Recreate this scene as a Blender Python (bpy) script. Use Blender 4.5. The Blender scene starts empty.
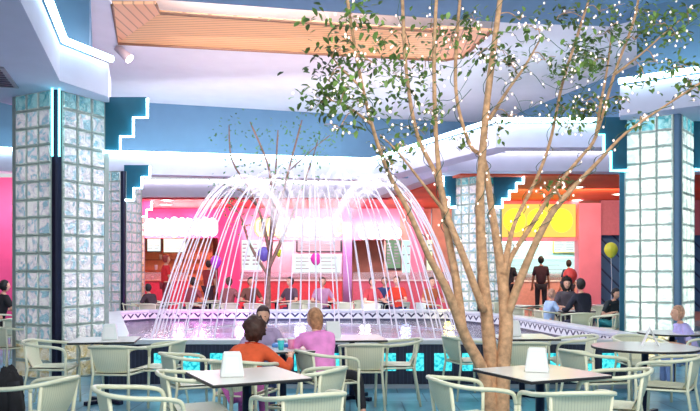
import bpy, bmesh, math, random
from mathutils import Vector, Matrix, noise
R = math.radians
random.seed(7)
SC = bpy.context.scene
COL = SC.collection
H = 1.5                       # camera height
FPX = 720.0                   # focal length in pixels (700 px wide frame)
HZ = 273.0                    # horizon row in the photograph

# ---------------------------------------------------------------- camera, world, lights, exposure
cd = bpy.data.cameras.new('camera'); cam = bpy.data.objects.new('camera', cd); COL.objects.link(cam)
cam.location = (0, 0, H); cam.rotation_euler = (R(90), 0, 0)
cd.sensor_width = 36; cd.lens = 36 * FPX / 700; cd.shift_y = (HZ - 205.5) / 700; cd.clip_end = 200
SC.camera = cam
SC.view_settings.view_transform = 'Standard'; SC.view_settings.look = 'None'
SC.view_settings.gamma = 1; SC.view_settings.use_curve_mapping = False
SC.view_settings.exposure = 0.5
SC.cycles.transparent_max_bounces = 48
SC.cycles.max_bounces = 8
SC.cycles.sample_clamp_indirect = 6

wd = bpy.data.worlds.new('world'); SC.world = wd; wd.use_nodes = True
bg = wd.node_tree.nodes['Background']
bg.inputs[0].default_value = (0.86, 0.90, 0.95, 1); bg.inputs[1].default_value = 0.55

def area(name, loc, target, size, power, color, sizey=None):
    l = bpy.data.lights.new(name, 'AREA'); l.energy = power; l.color = color
    l.shape = 'RECTANGLE'; l.size = size; l.size_y = sizey or size
    o = bpy.data.objects.new(name, l); COL.objects.link(o); o.location = loc
    o.rotation_euler = (Vector(target) - Vector(loc)).to_track_quat('-Z', 'Y').to_euler()
    return o
area('fill_front', (1.5, 2.5, 5.6), (0.5, 6.5, 0.5), 5, 400, (1.0, 0.97, 0.86), 4)  # added overhead fill for the front seating, no skylight built
area('fill_recess', (-.8, 13.1, 6.25), (-.8, 13.1, 9), 4.5, 130, (1.0, 1.0, 1.0), .8)  # added light aimed up to brighten the white recess
area('fill_court', (-1, 12.5, 5.7), (-1, 14, 0), 5, 280, (1.0, 0.95, 0.97), 3)  # added soft fill over the court, unseen source
area('ceiling_wash', (-1, 14.5, 4.2), (-1, 15.0, 9), 6, 40, (1.0, 0.84, 0.76), 4)
area('fill_right_shop', (6.7, 25.5, 3.1), (6.7, 26.6, 2.2), 3.2, 70, (.85, 1.0, .97), .3)  # added fill that lifts the dark interior of the right shop
area('fill_left_wall', (-9.2, 17.6, 3.6), (-9.4, 19.3, 2.2), 1.2, 45, (1.0, .75, .75), .4)  # small added light to brighten the side wall at far left
area('blue_wall_wash', (-2.0, 16.5, 4.75), (-1.5, 20.5, 5.6), 7, 40, (.85, .92, 1.0), .5)
area('shop_light_magenta', (-5.5, 24.9, 3.9), (-5.8, 28, 1.8), 4, 170, (1.0, 0.25, 0.45), 0.8)
area('shop_light_white', (0.0, 24.9, 3.9), (0, 28, 1.8), 5, 150, (1.0, 0.66, 0.74), 0.8)
area('shop_light_amber', (6.6, 21.5, 3.8), (6.8, 25, 2.2), 4, 170, (1.0, 0.62, 0.4), 0.8)

# ---------------------------------------------------------------- helpers
def W(px, py, Y): return Vector(((px - 350) * Y / FPX, Y, H + (HZ - py) * Y / FPX))
def PL(px, py, Z):
    Y = (H - Z) * FPX / (py - HZ)
    return ((px - 350) * Y / FPX, Y)

class MB:
    def __init__(s): s.v = []; s.f = []; s.mi = []; s.uv = []
    def add(s, vs, fs, mi=0, uvs=None):
        n = len(s.v); s.v += [Vector(v) for v in vs]
        for k, f in enumerate(fs):
            s.f.append([n + i for i in f]); s.mi.append(mi)
            s.uv.append([uvs[i] for i in f] if uvs else None)
        return s
    def box(s, x0, x1, y0, y1, z0, z1, mi=0, M=None):
        vs = [Vector((x, y, z)) for z in (z0, z1) for y in (y0, y1) for x in (x0, x1)]
        if M: vs = [M @ v for v in vs]
        return s.add(vs, [(0,2,3,1), (4,5,7,6), (0,1,5,4), (2,6,7,3), (0,4,6,2), (1,3,7,5)], mi)
    def prism(s, poly, z0, z1, mi=0, M=None):
        n = len(poly)
        a = sum(poly[i][0]*poly[(i+1)%n][1]-poly[(i+1)%n][0]*poly[i][1] for i in range(n))
        if a < 0: poly = poly[::-1]
        vs = [Vector((p[0], p[1], z0)) for p in poly] + [Vector((p[0], p[1], z1)) for p in poly]
        if M: vs = [M @ v for v in vs]
        return s.add(vs, [tuple(range(n))[::-1], tuple(range(n, 2*n))] + [(i, (i+1) % n, n+(i+1) % n, n+i) for i in range(n)], mi)
    def vprism(s, poly, y0, y1, mi=0):       # polygon in x,z; extruded along y
        M = Matrix(((1,0,0,0),(0,0,-1,0),(0,1,0,0),(0,0,0,1)))
        return s.prism(poly, -y1, -y0, mi, M)
    def tube(s, pts, r, n=8, mi=0, cap=True, closed=False, uv=False):
        pts = [Vector(p) for p in pts]
        N = len(pts); rs = r if isinstance(r, (list, tuple)) else [r]*N
        base = len(s.v); up = None; rings = []
        for i, p in enumerate(pts):
            a = pts[i-1] if (i > 0 or closed) else p
            b = pts[(i+1) % N] if (i < N-1 or closed) else p
            t = (b - a).normalized() if (b-a).length > 1e-9 else Vector((0,0,1))
            if up is None:
                up = t.orthogonal().normalized()
            else:
                up = (up - t*up.dot(t))
                up = up.normalized() if up.length > 1e-6 else t.orthogonal().normalized()
            q = t.cross(up)
            rings.append([p + (up*math.cos(2*math.pi*k/n) + q*math.sin(2*math.pi*k/n))*rs[i] for k in range(n)])
        vs = [v for ring in rings for v in ring]
        uvs = [(k/n, i/(N-1)) for i in range(N) for k in range(n)] if uv else None
        fs = []
        for i in range(N if closed else N-1):
            j = (i+1) % N
            for k in range(n):
                k2 = (k+1) % n
                fs.append((i*n+k, i*n+k2, j*n+k2, j*n+k))
        if cap and not closed:
            fs.append(tuple(range(n))[::-1]); fs.append(tuple((N-1)*n+k for k in range(n)))
        return s.add(vs, fs, mi, uvs)
    def lathe(s, prof, n=20, c=(0,0,0), mi=0, M=None):
        vs = []; fs = []; m = len(prof)
        for i in range(n):
            a = 2*math.pi*i/n
            for r, z in prof:
                v = Vector((c[0]+r*math.cos(a), c[1]+r*math.sin(a), c[2]+z)); vs.append(M @ v if M else v)
        for i in range(n):
            j = (i+1) % n
            for k in range(m-1): fs.append((i*m+k, j*m+k, j*m+k+1, i*m+k+1))
        return s.add(vs, fs, mi)
    def blob(s, c, rad, seg=14, rings=10, mi=0, fn=None):
        c = Vector(c); vs = []; fs = []
        for i in range(rings+1):
            th = math.pi*i/rings
            for k in range(seg):
                ph = 2*math.pi*k/seg
                d = Vector((math.sin(th)*math.cos(ph), math.sin(th)*math.sin(ph), math.cos(th)))
                p = Vector((d.x*rad[0], d.y*rad[1], d.z*rad[2]))
                if fn: p = fn(d, p)
                vs.append(c+p)
        for i in range(rings):
            for k in range(seg):
                k2 = (k+1) % seg
                fs.append((i*seg+k, (i+1)*seg+k, (i+1)*seg+k2, i*seg+k2))
        return s.add(vs, fs, mi)
    def build(s, name, mats, parent=None, smooth=False, bevel=0, loc=None, weld=False):
        me = bpy.data.meshes.new(name); me.from_pydata([tuple(v) for v in s.v], [], s.f)
        for m in (mats if isinstance(mats, (list, tuple)) else [mats]): me.materials.append(m)
        for p, mi in zip(me.polygons, s.mi): p.material_index = mi; p.use_smooth = smooth
        if any(u for u in s.uv):
            ul = me.uv_layers.new(name='UVMap'); li = 0
            for p, u in zip(me.polygons, s.uv):
                for j, l in enumerate(p.loop_indices):
                    if u: ul.data[l].uv = u[j]
        if weld:
            bm = bmesh.new(); bm.from_mesh(me); bmesh.ops.remove_doubles(bm, verts=bm.verts, dist=1e-5); bm.to_mesh(me); bm.free()
        me.update()
        o = bpy.data.objects.new(name, me); COL.objects.link(o)
        if parent: o.parent = parent
        if loc: o.location = loc
        if bevel:
            b = o.modifiers.new('bevel', 'BEVEL'); b.width = bevel; b.segments = 2; b.limit_method = 'ANGLE'
        return o

def tag(o, label, cat, group=None, kind=None):
    if label: o['label'] = label
    if cat: o['category'] = cat
    if group: o['group'] = group
    if kind: o['kind'] = kind
    return o
def thing(name, label, cat, loc=(0,0,0), rz=0, group=None, s=1):
    o = bpy.data.objects.new(name, None); COL.objects.link(o); o.location = loc
    o.rotation_euler = (0, 0, rz); o.scale = (s, s, s); o.empty_display_size = .1
    return tag(o, label, cat, group)
def struct(o): o['kind'] = 'structure'; return o
def dup(root, label=None, group=None, loc=None, rz=None, s=None):
    def rec(o, p):
        c = o.copy(); COL.objects.link(c)
        if p: c.parent = p
        for ch in kids[o.name]: rec(ch, c)
        return c
    kids = {}
    def walk(o):
        kids[o.name] = [c for c in ALLK.get(o.name, [])]
        for c in kids[o.name]: walk(c)
    ALLK = {}
    for ob in list(COL.objects):
        if ob.parent: ALLK.setdefault(ob.parent.name, []).append(ob)
    walk(root)
    r = rec(root, None)
    if label: r['label'] = label
    if group: r['group'] = group
    if loc: r.location = loc
    if rz is not None: r.rotation_euler = (0, 0, rz)
    if s: r.scale = (s, s, s)
    return r

# ---------------------------------------------------------------- materials
MC = {}
def newmat(name):
    m = bpy.data.materials.new(name); m.use_nodes = True
    return m, m.node_tree.nodes, m.node_tree.links
def P(name, col, rough=.5, metal=0, var=.06, scale=12, bump=0, emis=None, es=0, spec=.5, trans=0, dist=.01):
    if name in MC: return MC[name]
    m, n, l = newmat(name); b = n['Principled BSDF']
    b.inputs['Roughness'].default_value = rough; b.inputs['Metallic'].default_value = metal
    b.inputs['Specular IOR Level'].default_value = spec
    tc = n.new('ShaderNodeTexCoord'); nz = n.new('ShaderNodeTexNoise'); nz.inputs['Scale'].default_value = scale; nz.inputs['Detail'].default_value = 3
    l.new(tc.outputs['Object'], nz.inputs['Vector'])
    r = n.new('ShaderNodeValToRGB'); r.color_ramp.elements[0].position = .3; r.color_ramp.elements[1].position = .7
    r.color_ramp.elements[0].color = tuple(max(0, c*(1-var)) for c in col)+(1,)
    r.color_ramp.elements[1].color = tuple(min(1, c*(1+var)) for c in col)+(1,)
    l.new(nz.outputs['Fac'], r.inputs['Fac']); l.new(r.outputs['Color'], b.inputs['Base Color'])
    if bump:
        bp = n.new('ShaderNodeBump'); bp.inputs['Strength'].default_value = bump; bp.inputs['Distance'].default_value = dist
        l.new(nz.outputs['Fac'], bp.inputs['Height']); l.new(bp.outputs['Normal'], b.inputs['Normal'])
    if emis: b.inputs['Emission Color'].default_value = tuple(emis)+(1,); b.inputs['Emission Strength'].default_value = es
    if trans: b.inputs['Transmission Weight'].default_value = trans
    MC[name] = m; return m
def E(name, col, s):
    if name in MC: return MC[name]
    m, n, l = newmat(name); n.remove(n['Principled BSDF']); e = n.new('ShaderNodeEmission')
    e.inputs[0].default_value = tuple(col)+(1,); e.inputs[1].default_value = s
    l.new(e.outputs[0], n['Material Output'].inputs[0]); MC[name] = m; return m
def glass_block_mat(name, c0, c1, scale=5, mid=None):
    m, n, l = newmat(name); n.remove(n['Principled BSDF'])
    tc = n.new('ShaderNodeTexCoord'); nz = n.new('ShaderNodeTexNoise'); nz.inputs['Scale'].default_value = scale; nz.inputs['Detail'].default_value = 2; nz.inputs['Distortion'].default_value = 1.5
    l.new(tc.outputs['Object'], nz.inputs['Vector'])
    r = n.new('ShaderNodeValToRGB'); r.color_ramp.elements[0].position = .38; r.color_ramp.elements[1].position = .62
    r.color_ramp.elements[0].color = c0+(1,); r.color_ramp.elements[1].color = c1+(1,)
    if mid: q = r.color_ramp.elements.new(.5); q.color = mid+(1,)
    l.new(nz.outputs['Fac'], r.inputs['Fac'])
    nz2 = n.new('ShaderNodeTexNoise'); nz2.inputs['Scale'].default_value = 14; nz2.inputs['Distortion'].default_value = 2
    l.new(tc.outputs['Object'], nz2.inputs['Vector'])
    bp = n.new('ShaderNodeBump'); bp.inputs['Strength'].default_value = .8; bp.inputs['Distance'].default_value = .05; l.new(nz2.outputs['Fac'], bp.inputs['Height'])
    t = n.new('ShaderNodeBsdfTranslucent'); d = n.new('ShaderNodeBsdfDiffuse'); g = n.new('ShaderNodeBsdfGlossy'); g.inputs['Roughness'].default_value = .12
    l.new(r.outputs[0], t.inputs[0]); l.new(r.outputs[0], d.inputs[0]); l.new(bp.outputs[0], g.inputs['Normal']); l.new(bp.outputs[0], d.inputs['Normal'])
    m1 = n.new('ShaderNodeMixShader'); m1.inputs[0].default_value = .5; l.new(d.outputs[0], m1.inputs[1]); l.new(t.outputs[0], m1.inputs[2])
    m2 = n.new('ShaderNodeMixShader'); m2.inputs[0].default_value = .35; l.new(m1.outputs[0], m2.inputs[1]); l.new(g.outputs[0], m2.inputs[2])
    l.new(m2.outputs[0], n['Material Output'].inputs[0]); return m
def jet_mat():
    m, n, l = newmat('falling water'); b = n['Principled BSDF']
    b.inputs['Base Color'].default_value = (.97, .96, 1, 1); b.inputs['Roughness'].default_value = .25
    b.inputs['Subsurface Weight'].default_value = 0
    uv = n.new('ShaderNodeUVMap'); sp = n.new('ShaderNodeSeparateXYZ'); l.new(uv.outputs[0], sp.inputs[0])
    r = n.new('ShaderNodeValToRGB'); e = r.color_ramp.elements
    e[0].position = 0; e[0].color = (.85,)*3+(1,); e[1].position = 1; e[1].color = (.05,)*3+(1,)
    for p, c in ((.3, .85), (.42, .55), (.52, .28), (.68, .10)):
        q = e.new(p); q.color = (c,)*3+(1,)
    l.new(sp.outputs[1], r.inputs[0])
    tr = n.new('ShaderNodeBsdfTransparent'); tl = n.new('ShaderNodeBsdfTranslucent'); tl.inputs[0].default_value = (1, .97, 1, 1)
    mx0 = n.new('ShaderNodeMixShader'); mx0.inputs[0].default_value = .5; l.new(b.outputs[0], mx0.inputs[1]); l.new(tl.outputs[0], mx0.inputs[2])
    mx = n.new('ShaderNodeMixShader'); l.new(r.outputs[0], mx.inputs[0]); l.new(tr.outputs[0], mx.inputs[1]); l.new(mx0.outputs[0], mx.inputs[2])
    l.new(mx.outputs[0], n['Material Output'].inputs[0]); return m
def zigzag_mat():
    m, n, l = newmat('white tile with dark triangle zigzag'); b = n['Principled BSDF']; b.inputs['Roughness'].default_value = .3
    uv = n.new('ShaderNodeUVMap'); sp = n.new('ShaderNodeSeparateXYZ'); l.new(uv.outputs[0], sp.inputs[0])
    def M(op, a, b_=None):
        q = n.new('ShaderNodeMath'); q.operation = op
        for i, x in enumerate((a, b_)):
            if x is None: continue
            if isinstance(x, (int, float)): q.inputs[i].default_value = x
            else: l.new(x, q.inputs[i])
        return q.outputs[0]
    fr = M('FRACT', sp.outputs[0]); tri = M('ABSOLUTE', M('SUBTRACT', M('MULTIPLY', fr, 2), 1))
    tri = M('MULTIPLY', M('SUBTRACT', 1, tri), .75)
    vv = M('SUBTRACT', .9, sp.outputs[1])
    a = M('LESS_THAN', vv, tri); c = M('GREATER_THAN', vv, 0.0); hit = M('MULTIPLY', a, c)
    inner = M('LESS_THAN', vv, M('SUBTRACT', tri, .38)); hit = M('SUBTRACT', hit, M('MULTIPLY', inner, c))
    mx = n.new('ShaderNodeMix'); mx.data_type = 'RGBA'; l.new(hit, mx.inputs[0]); mx.inputs[6].default_value = (.74, .76, .78, 1); mx.inputs[7].default_value = (.03, .03, .08, 1)
    l.new(mx.outputs[2], b.inputs['Base Color']); return m
def brick_mat(name, c1, c2, mortar, sx, sy, ms=.02, rough=.4, offset=0, bump=.2, var=True, spec=.5):
    m, n, l = newmat(name); b = n['Principled BSDF']; b.inputs['Roughness'].default_value = rough; b.inputs['Specular IOR Level'].default_value = spec
    tc = n.new('ShaderNodeTexCoord'); br = n.new('ShaderNodeTexBrick'); br.offset = offset; br.squash = 1
    br.inputs['Color1'].default_value = c1+(1,); br.inputs['Color2'].default_value = c2+(1,); br.inputs['Mortar'].default_value = mortar+(1,)
    br.inputs['Scale'].default_value = 1; br.inputs['Brick Width'].default_value = sx; br.inputs['Row Height'].default_value = sy; br.inputs['Mortar Size'].default_value = ms
    l.new(tc.outputs['Object'], br.inputs['Vector'])
    nz = n.new('ShaderNodeTexNoise'); nz.inputs['Scale'].default_value = 3; nz.inputs['Detail'].default_value = 6; l.new(tc.outputs['Object'], nz.inputs['Vector'])
    r = n.new('ShaderNodeValToRGB'); r.color_ramp.elements[0].color = (.6,.62,.68,1); r.color_ramp.elements[1].color = (1,1,1,1); r.color_ramp.elements[0].position = .3; r.color_ramp.elements[1].position = .65
    l.new(nz.outputs['Fac'], r.inputs[0])
    mx = n.new('ShaderNodeMix'); mx.data_type = 'RGBA'; mx.blend_type = 'MULTIPLY'; mx.inputs[0].default_value = 1 if var else .3
    l.new(br.outputs['Color'], mx.inputs[6]); l.new(r.outputs[0], mx.inputs[7]); l.new(mx.outputs[2], b.inputs['Base Color'])
    bp = n.new('ShaderNodeBump'); bp.inputs['Strength'].default_value = bump; bp.inputs['Distance'].default_value = .01; bp.invert = True
    l.new(br.outputs['Fac'], bp.inputs['Height']); l.new(bp.outputs[0], b.inputs['Normal']); return m
def slat_mat(name, c, dark, axis, scale):
    m, n, l = newmat(name); b = n['Principled BSDF']; b.inputs['Roughness'].default_value = .45
    tc = n.new('ShaderNodeTexCoord'); w = n.new('ShaderNodeTexWave'); w.bands_direction = axis; w.wave_profile = 'SAW'; w.inputs['Scale'].default_value = scale
    l.new(tc.outputs['Object'], w.inputs['Vector']); r = n.new('ShaderNodeValToRGB')
    r.color_ramp.elements[0].position = .10; r.color_ramp.elements[0].color = dark+(1,); r.color_ramp.elements[1].position = .2; r.color_ramp.elements[1].color = c+(1,)
    l.new(w.outputs['Fac'], r.inputs[0]); l.new(r.outputs[0], b.inputs['Base Color']); return m

MT = dict(
 soffit=P('lavender white plaster', (.60,.58,.72), .75, var=.03, scale=3),
 ceil=P('off white ceiling plaster', (.80,.72,.74), .9, var=.03, scale=2),
 blue=P('blue painted plaster', (.13,.24,.37), .75, var=.05, scale=2),
 teal=P('teal painted panel', (.0,.09,.15), .5, var=.08, scale=6),
 white=P('white paint', (.85,.84,.9), .6, var=.02),
 redsoff=P('red painted ceiling', (.70,.035,.06), .6, var=.15, scale=1),
 orangesoff=P('orange painted ceiling', (.72,.10,.04), .6, var=.25, scale=.6),
 magenta=P('magenta painted wall', (.75,.08,.26), .6, var=.12, scale=1.2),
 pink=P('pink painted wall', (.72,.26,.42), .6, var=.08, scale=1.5),
 navy=P('dark blue painted wall', (.05,.12,.32), .6, var=.2, scale=2),
 wood=slat_mat('wood slats lengthwise', (.86,.43,.20), (.42,.18,.09), 'Y', 3.6),
 wood2=slat_mat('wood slats crosswise', (.82,.36,.18), (.42,.18,.09), 'X', 2.2),
 metal=P('dark steel', (.015,.02,.05), .35, .6),
 chrome=P('chrome', (.7,.7,.72), .2, 1),
 cream=P('cream enamelled metal', (.74,.74,.56), .35, var=.03, scale=8),
 black=P('black edge band', (.015,.015,.02), .4),
 paper=P('white paper', (.86,.87,.88), .7, var=.01),
 disp=P('white plastic', (.80,.84,.84), .35, var=.02),
 bark=P('tan tree bark', (.60,.35,.20), .85, var=.3, scale=18, bump=.6, dist=.02),
 bark2=P('dark tree bark', (.22,.13,.10), .85, var=.3, scale=12, bump=.5),
 leaf=P('green leaves', (.16,.27,.06), .5, var=.85, scale=4),
 leaf2=P('deep green leaves', (.08,.20,.08), .5, var=.5, scale=3),
 wire=P('green wire', (.05,.12,.06), .5),
 bulb=E('warm bulb', (1,.80,.70), 1.5),
 neon=E('white neon tube', (.58,.90,1.0), 9),
 neonpk=E('pinkish neon tube', (.90,.88,1.0), 4.5),
 neoncy=E('cyan neon tube', (.18,.85,1.0), 4),
 inner=E('fluorescent tube', (1.0,.97,.88), 9),
 grout=P('grey green mortar', (.30,.36,.34), .7),
 skin=P('skin', (.72,.40,.28), .55, var=.05),
 skind=P('darker skin', (.45,.22,.14), .55, var=.05),
)
MT['gb'] = glass_block_mat('pale glass block', (.30,.58,.72), (.92,.92,.93), 6, (.80,.74,.84))
MT['gbe'] = glass_block_mat('green glass block edge', (.38,.52,.49), (.66,.76,.72))
MT['gbw'] = glass_block_mat('bright glass block', (.66,.82,.80), (1.,1.,.93))
MT['gbp'] = glass_block_mat('pink tinted glass block', (.40,.62,.75), (.95,.72,.82), 7)
MT['gbt'] = glass_block_mat('teal glass block', (.03,.36,.42), (.30,.70,.74))
MT['gby'] = glass_block_mat('amber tinted glass block', (.80,.62,.25), (.95,.90,.70))

# ================================================================ STRUCTURE
floor_m = brick_mat('blue grey stone paving', (.13,.38,.50), (.20,.44,.56), (.06,.16,.24), .6, .6, .008, .32, .5)
struct(MB().box(-16, 16, -1.5, 32, -.12, 0).build('floor', floor_m))
struct(MB().box(-14, 14, 20.4, 32, 0.0, .15).build('floor_raised', P('tan tile', (.45,.33,.33), .4)))

Z0, Z1, ZC = 4.05, 4.59, 6.0
L0, L2, L3, L4 = (-1.8, 2), (-3.85, 9.55), (-3.50, 10.42), (-6.15, 17.9)
struct(MB().prism([L0, L2, L3, (-3.75, 11.3), (-4.9, 11.4), (-5.6, 10.05), (-14, 9.3), (-14, 2)], Z0, Z1-.06).build('ceiling_soffit', MT['soffit']))
beam_in = [(-9.8,17.8), (.6,19.7), (2.29,16.0), (2.95,14.6), (5.45,14.6)]
beam_out = [(5.62,15.1), (3.30,15.1), (2.75,16.2), (1.0,20.25), (-9.8,18.3)]
struct(MB().prism(beam_in+beam_out, Z0, Z1-.06).build('ceiling_beam', MT['soffit']))
RI = [(5.45,14.6), (4.37,11.65), (5.33,10.96), (9.4,8.2)]
struct(MB().prism(RI+[(13,8.2), (13,15.1), (5.62,15.1)], Z0, Z1-.06).build('ceiling_soffit', MT['soffit']))
B2 = [(-8.4,24.2), (.9,24.4), (2.46,18.1), (13.5,18.5)]
struct(MB().prism(B2+[(13.5,31), (-14,31), (-14,24.2)], Z0+.02, Z1-.06).build('ceiling_soffit', MT['soffit']))
struct(MB().prism([(-14,24.55), (1.3,24.6), (1.3,28.4), (-14,28.4)], Z0-.03, Z0+.02).build('ceiling_panel', MT['redsoff']))
struct(MB().prism([(1.3,24.6), (2.85,18.6), (13.5,19), (13.5,28.4), (1.3,28.4)], Z0-.03, Z0+.02).build('ceiling_panel', MT['orangesoff']))

def ribbon(pts, z0, z1, t, mat, name):
    b = MB()
    for a, c in zip(pts, pts[1:]):
        a = Vector((a[0], a[1])); c = Vector((c[0], c[1])); d = (c-a).normalized(); nn = Vector((-d.y, d.x))*t
        b.prism([tuple(a), tuple(c), tuple(c+nn), tuple(a+nn)], z0, z1)
    return struct(b.build(name, mat))
ribbon([(-10.2,18.35), (-6.5,18.72), (-.25,20.4), (1.0,21.0), (4.3,21.6)], Z1-.3, ZC+.3, .12, MT['blue'], 'wall_back_upper')
ribbon([(4.3,21.6), (6.2,15.6)], Z1, ZC+.3, .12, MT['blue'], 'wall_right_upper')
ribbon([(-2.1,1.9), (-4.15,9.62), (-3.80,10.5), (-6.6,18.6)], Z1-.06, ZC+.6, .12, MT['blue'], 'wall_left_upper')
ribbon([(6.1,15.2), (4.72,11.85), (5.55,11.2), (9.7,8.4)], Z1-.06, ZC+.6, .12, MT['blue'], 'wall_right_upper')

# off white upper ceiling with the wood lined coffer
I0, I1, I2, I2b, I3 = PL(112,4,ZC), PL(118,43,ZC), PL(443,60,ZC), PL(463,57,ZC), PL(492,31,ZC)
ZK = 6.2
K0, K1, K2, K3 = PL(156,4,ZK), PL(160,13,ZK), PL(430,31,ZK), PL(440,28,ZK)
cb = MB()
def cquad(*pts): cb.prism(list(pts), ZC, ZC+.03)
cquad((-7,11), (-3.9,11), I0, I1, (-6.8,18.9), (-7,18.9))
cquad(I1, I2, (4.4,21.8), (1,21.2), (-.25,20.6), (-6.8,18.9))
cquad(I2, I2b, (6.3,16), (4.4,21.8))
cquad(I2b, I3, (6,13.2), (9,13.2), (9,16), (6.3,16))
cquad(I3, (2.72,11.9), (6,11), (9,11), (9,13.2), (6,13.2))
struct(cb.build('ceiling', MT['ceil']))
def band(pts, mat, name):
    b = MB(); n = len(pts)
    vs = [Vector(p) for p in pts] + [Vector(p)+Vector((0,0,.05)) for p in pts]
    b.add(vs, [tuple(range(n)), tuple(range(2*n-1, n-1, -1))] + [(i, n+i, n+(i+1) % n, (i+1) % n) for i in range(n)])
    return struct(b.build(name, mat))
band([I1+(ZC,), I2+(ZC,), K2+(ZK,), K1+(ZK,)], MT['wood'], 'ceiling_slats')
band([I0+(ZC,), I1+(ZC,), K1+(ZK,), K0+(ZK,)], MT['wood2'], 'ceiling_slats')
band([I2+(ZC,), I2b+(ZC,), I3+(ZC,), K3+(ZK,), K2+(ZK,)], MT['wood2'], 'ceiling_slats')
struct(MB().tube([I0+(ZC-.01,), I1+(ZC-.01,), I2+(ZC-.01,), I2b+(ZC-.01,), I3+(ZC-.01,)], .028, 6).build('trim_1', P('dark wood trim', (.25,.10,.05), .5)))
struct(MB().tube([K0+(ZK,), K1+(ZK,), K2+(ZK,), K3+(ZK,)], .03, 6).build('trim_2', P('dark wood trim', (.25,.10,.05), .5)))
struct(MB().prism([(-6,10), (6,10), (6,16), (-6,16)], 6.75, 6.8).build('ceiling_recess', MT['white']))
SB = [(-3.8,11.3), (-.83,11.9), (2.97,12.55), (4.6,12.7), (5.9,11.4)]
struct(MB().prism(SB+[(9.5,8.9), (9.5,1), (-2.0,1)], 5.85, 5.95).build('ceiling_front', MT['blue']))

# back walls and shop fronts
struct(MB().box(-14.2, -14, 2, 31, 0, 4.6).build('wall_left', MT['pink']))
struct(MB().box(13.5, 13.7, 8, 31, 0, 4.6).build('wall_right', MT['navy']))
struct(MB().box(-14, -4.05, 30.5, 30.7, 0, Z0-.03).box(-4.05, 3.2, 30.5, 30.7, 0, Z0-.03).box(3.2, 13.5, 28.0, 28.2, 0, Z0-.03).build('wall_back', P('peach tiled wall', (.70,.33,.22), .5, var=.15, scale=2)))
struct(MB().box(-14, -8.4, 19.2, 19.35, 0, Z0).build('wall_side', MT['magenta']))
# fascia boards above the counters
def vwall(px0, px1, y0, y1, Y, mat, name, th=.15):
    a = W(px0, y1, Y); b = W(px1, y0, Y)
    return struct(MB().box(a.x, b.x, Y, Y+th, max(a.z, .0), min(b.z, Z0-.04)).build(name, mat))
vwall(60, 232, 205, 238, 28, MT['magenta'], 'wall_fascia')
vwall(232, 400, 205, 240, 28, MT['pink'], 'wall_fascia')
vwall(400, 431, 205, 240, 28, P('coral painted wall', (.80,.25,.20), .6), 'wall_fascia')
vwall(484, 579, 200, 238, 25, P('warm red painted wall', (.75,.12,.16), .6, var=.2, scale=1), 'wall_fascia')
vwall(484, 579, 236, 241, 24.9, MT['pink'], 'trim_4', .3)
for a, b, Y, m in ((218,240,27.6,MT['magenta']), (343,352,27.6,P('violet paint', (.42,.25,.60), .6)), (411,424,27.6,MT['pink']), (579,601,24.6,MT['pink']), (60,128,27.6,MT['pink'])):
    vwall(a, b, 203, 320, Y, m, 'wall_pillar', .5)
vwall(601, 700, 200, 235, 24.8, P('dusty mauve', (.48,.18,.28), .6), 'wall_fascia')
vwall(601, 700, 235, 322, 25.2, slat_mat('dark blue slats', (.05,.15,.36), (.01,.04,.12), 'DIAGONAL', 1.2), 'wall_shutter', .1)

# ================================================================ NEON COVE TUBES
def neon(name, label, pts, z, r=.045, mat='neon', cat='cove light'):
    o = MB().tube([Vector((p[0], p[1], z)) for p in pts], r, 8).build(name, MT[mat], smooth=True)
    return tag(o, label, cat)
def inset(pts, d):
    res = []
    for i, p in enumerate(pts):
        a = Vector(pts[max(0, i-1)]); b = Vector(pts[min(len(pts)-1, i+1)]); t = (b-a).normalized(); nn = Vector((-t.y, t.x))
        q = Vector(p)+nn*d; res.append((q.x, q.y))
    return res
neon('neon_cove_tube', 'white neon tube along the top of the left soffit above the tall column', inset([L0, L2, L3], -.06), Z1, .05)
neon('neon_cove_tube', 'long white neon tube on the beam behind the fountain', inset(beam_in[:2], -.06), Z1, .05)
neon('neon_cove_tube', 'white neon tube on the diagonal beam behind the large tree', inset(beam_in[1:4], -.06), Z1, .05)
neon('neon_cove_tube', 'white neon tube on the short level beam left of the right column', inset([beam_in[3], beam_in[4]], -.06), Z1, .05)
neon('neon_cove_tube', 'white neon tube above the right glass column soffit', inset(RI[1:], -.06), Z1, .05)
neon('neon_cove_tube', 'white neon tube on the far soffit over the left food counters', inset(B2[:2], -.06), Z1, .055, 'neonpk')
neon('neon_cove_tube', 'neon tube along the far soffit corner side facing the fountain', inset(B2[1:3], -.06), Z1, .05, 'neonpk')
neon('neon_cove_tube', 'white neon tube on the far soffit over the yellow signed counter', inset(B2[2:], -.06), Z1, .05, 'neonpk')
neon('neon_cove_tube', 'white neon tube on the far edge of the front blue ceiling', inset(SB, .12), 6.0, .05)

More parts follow.
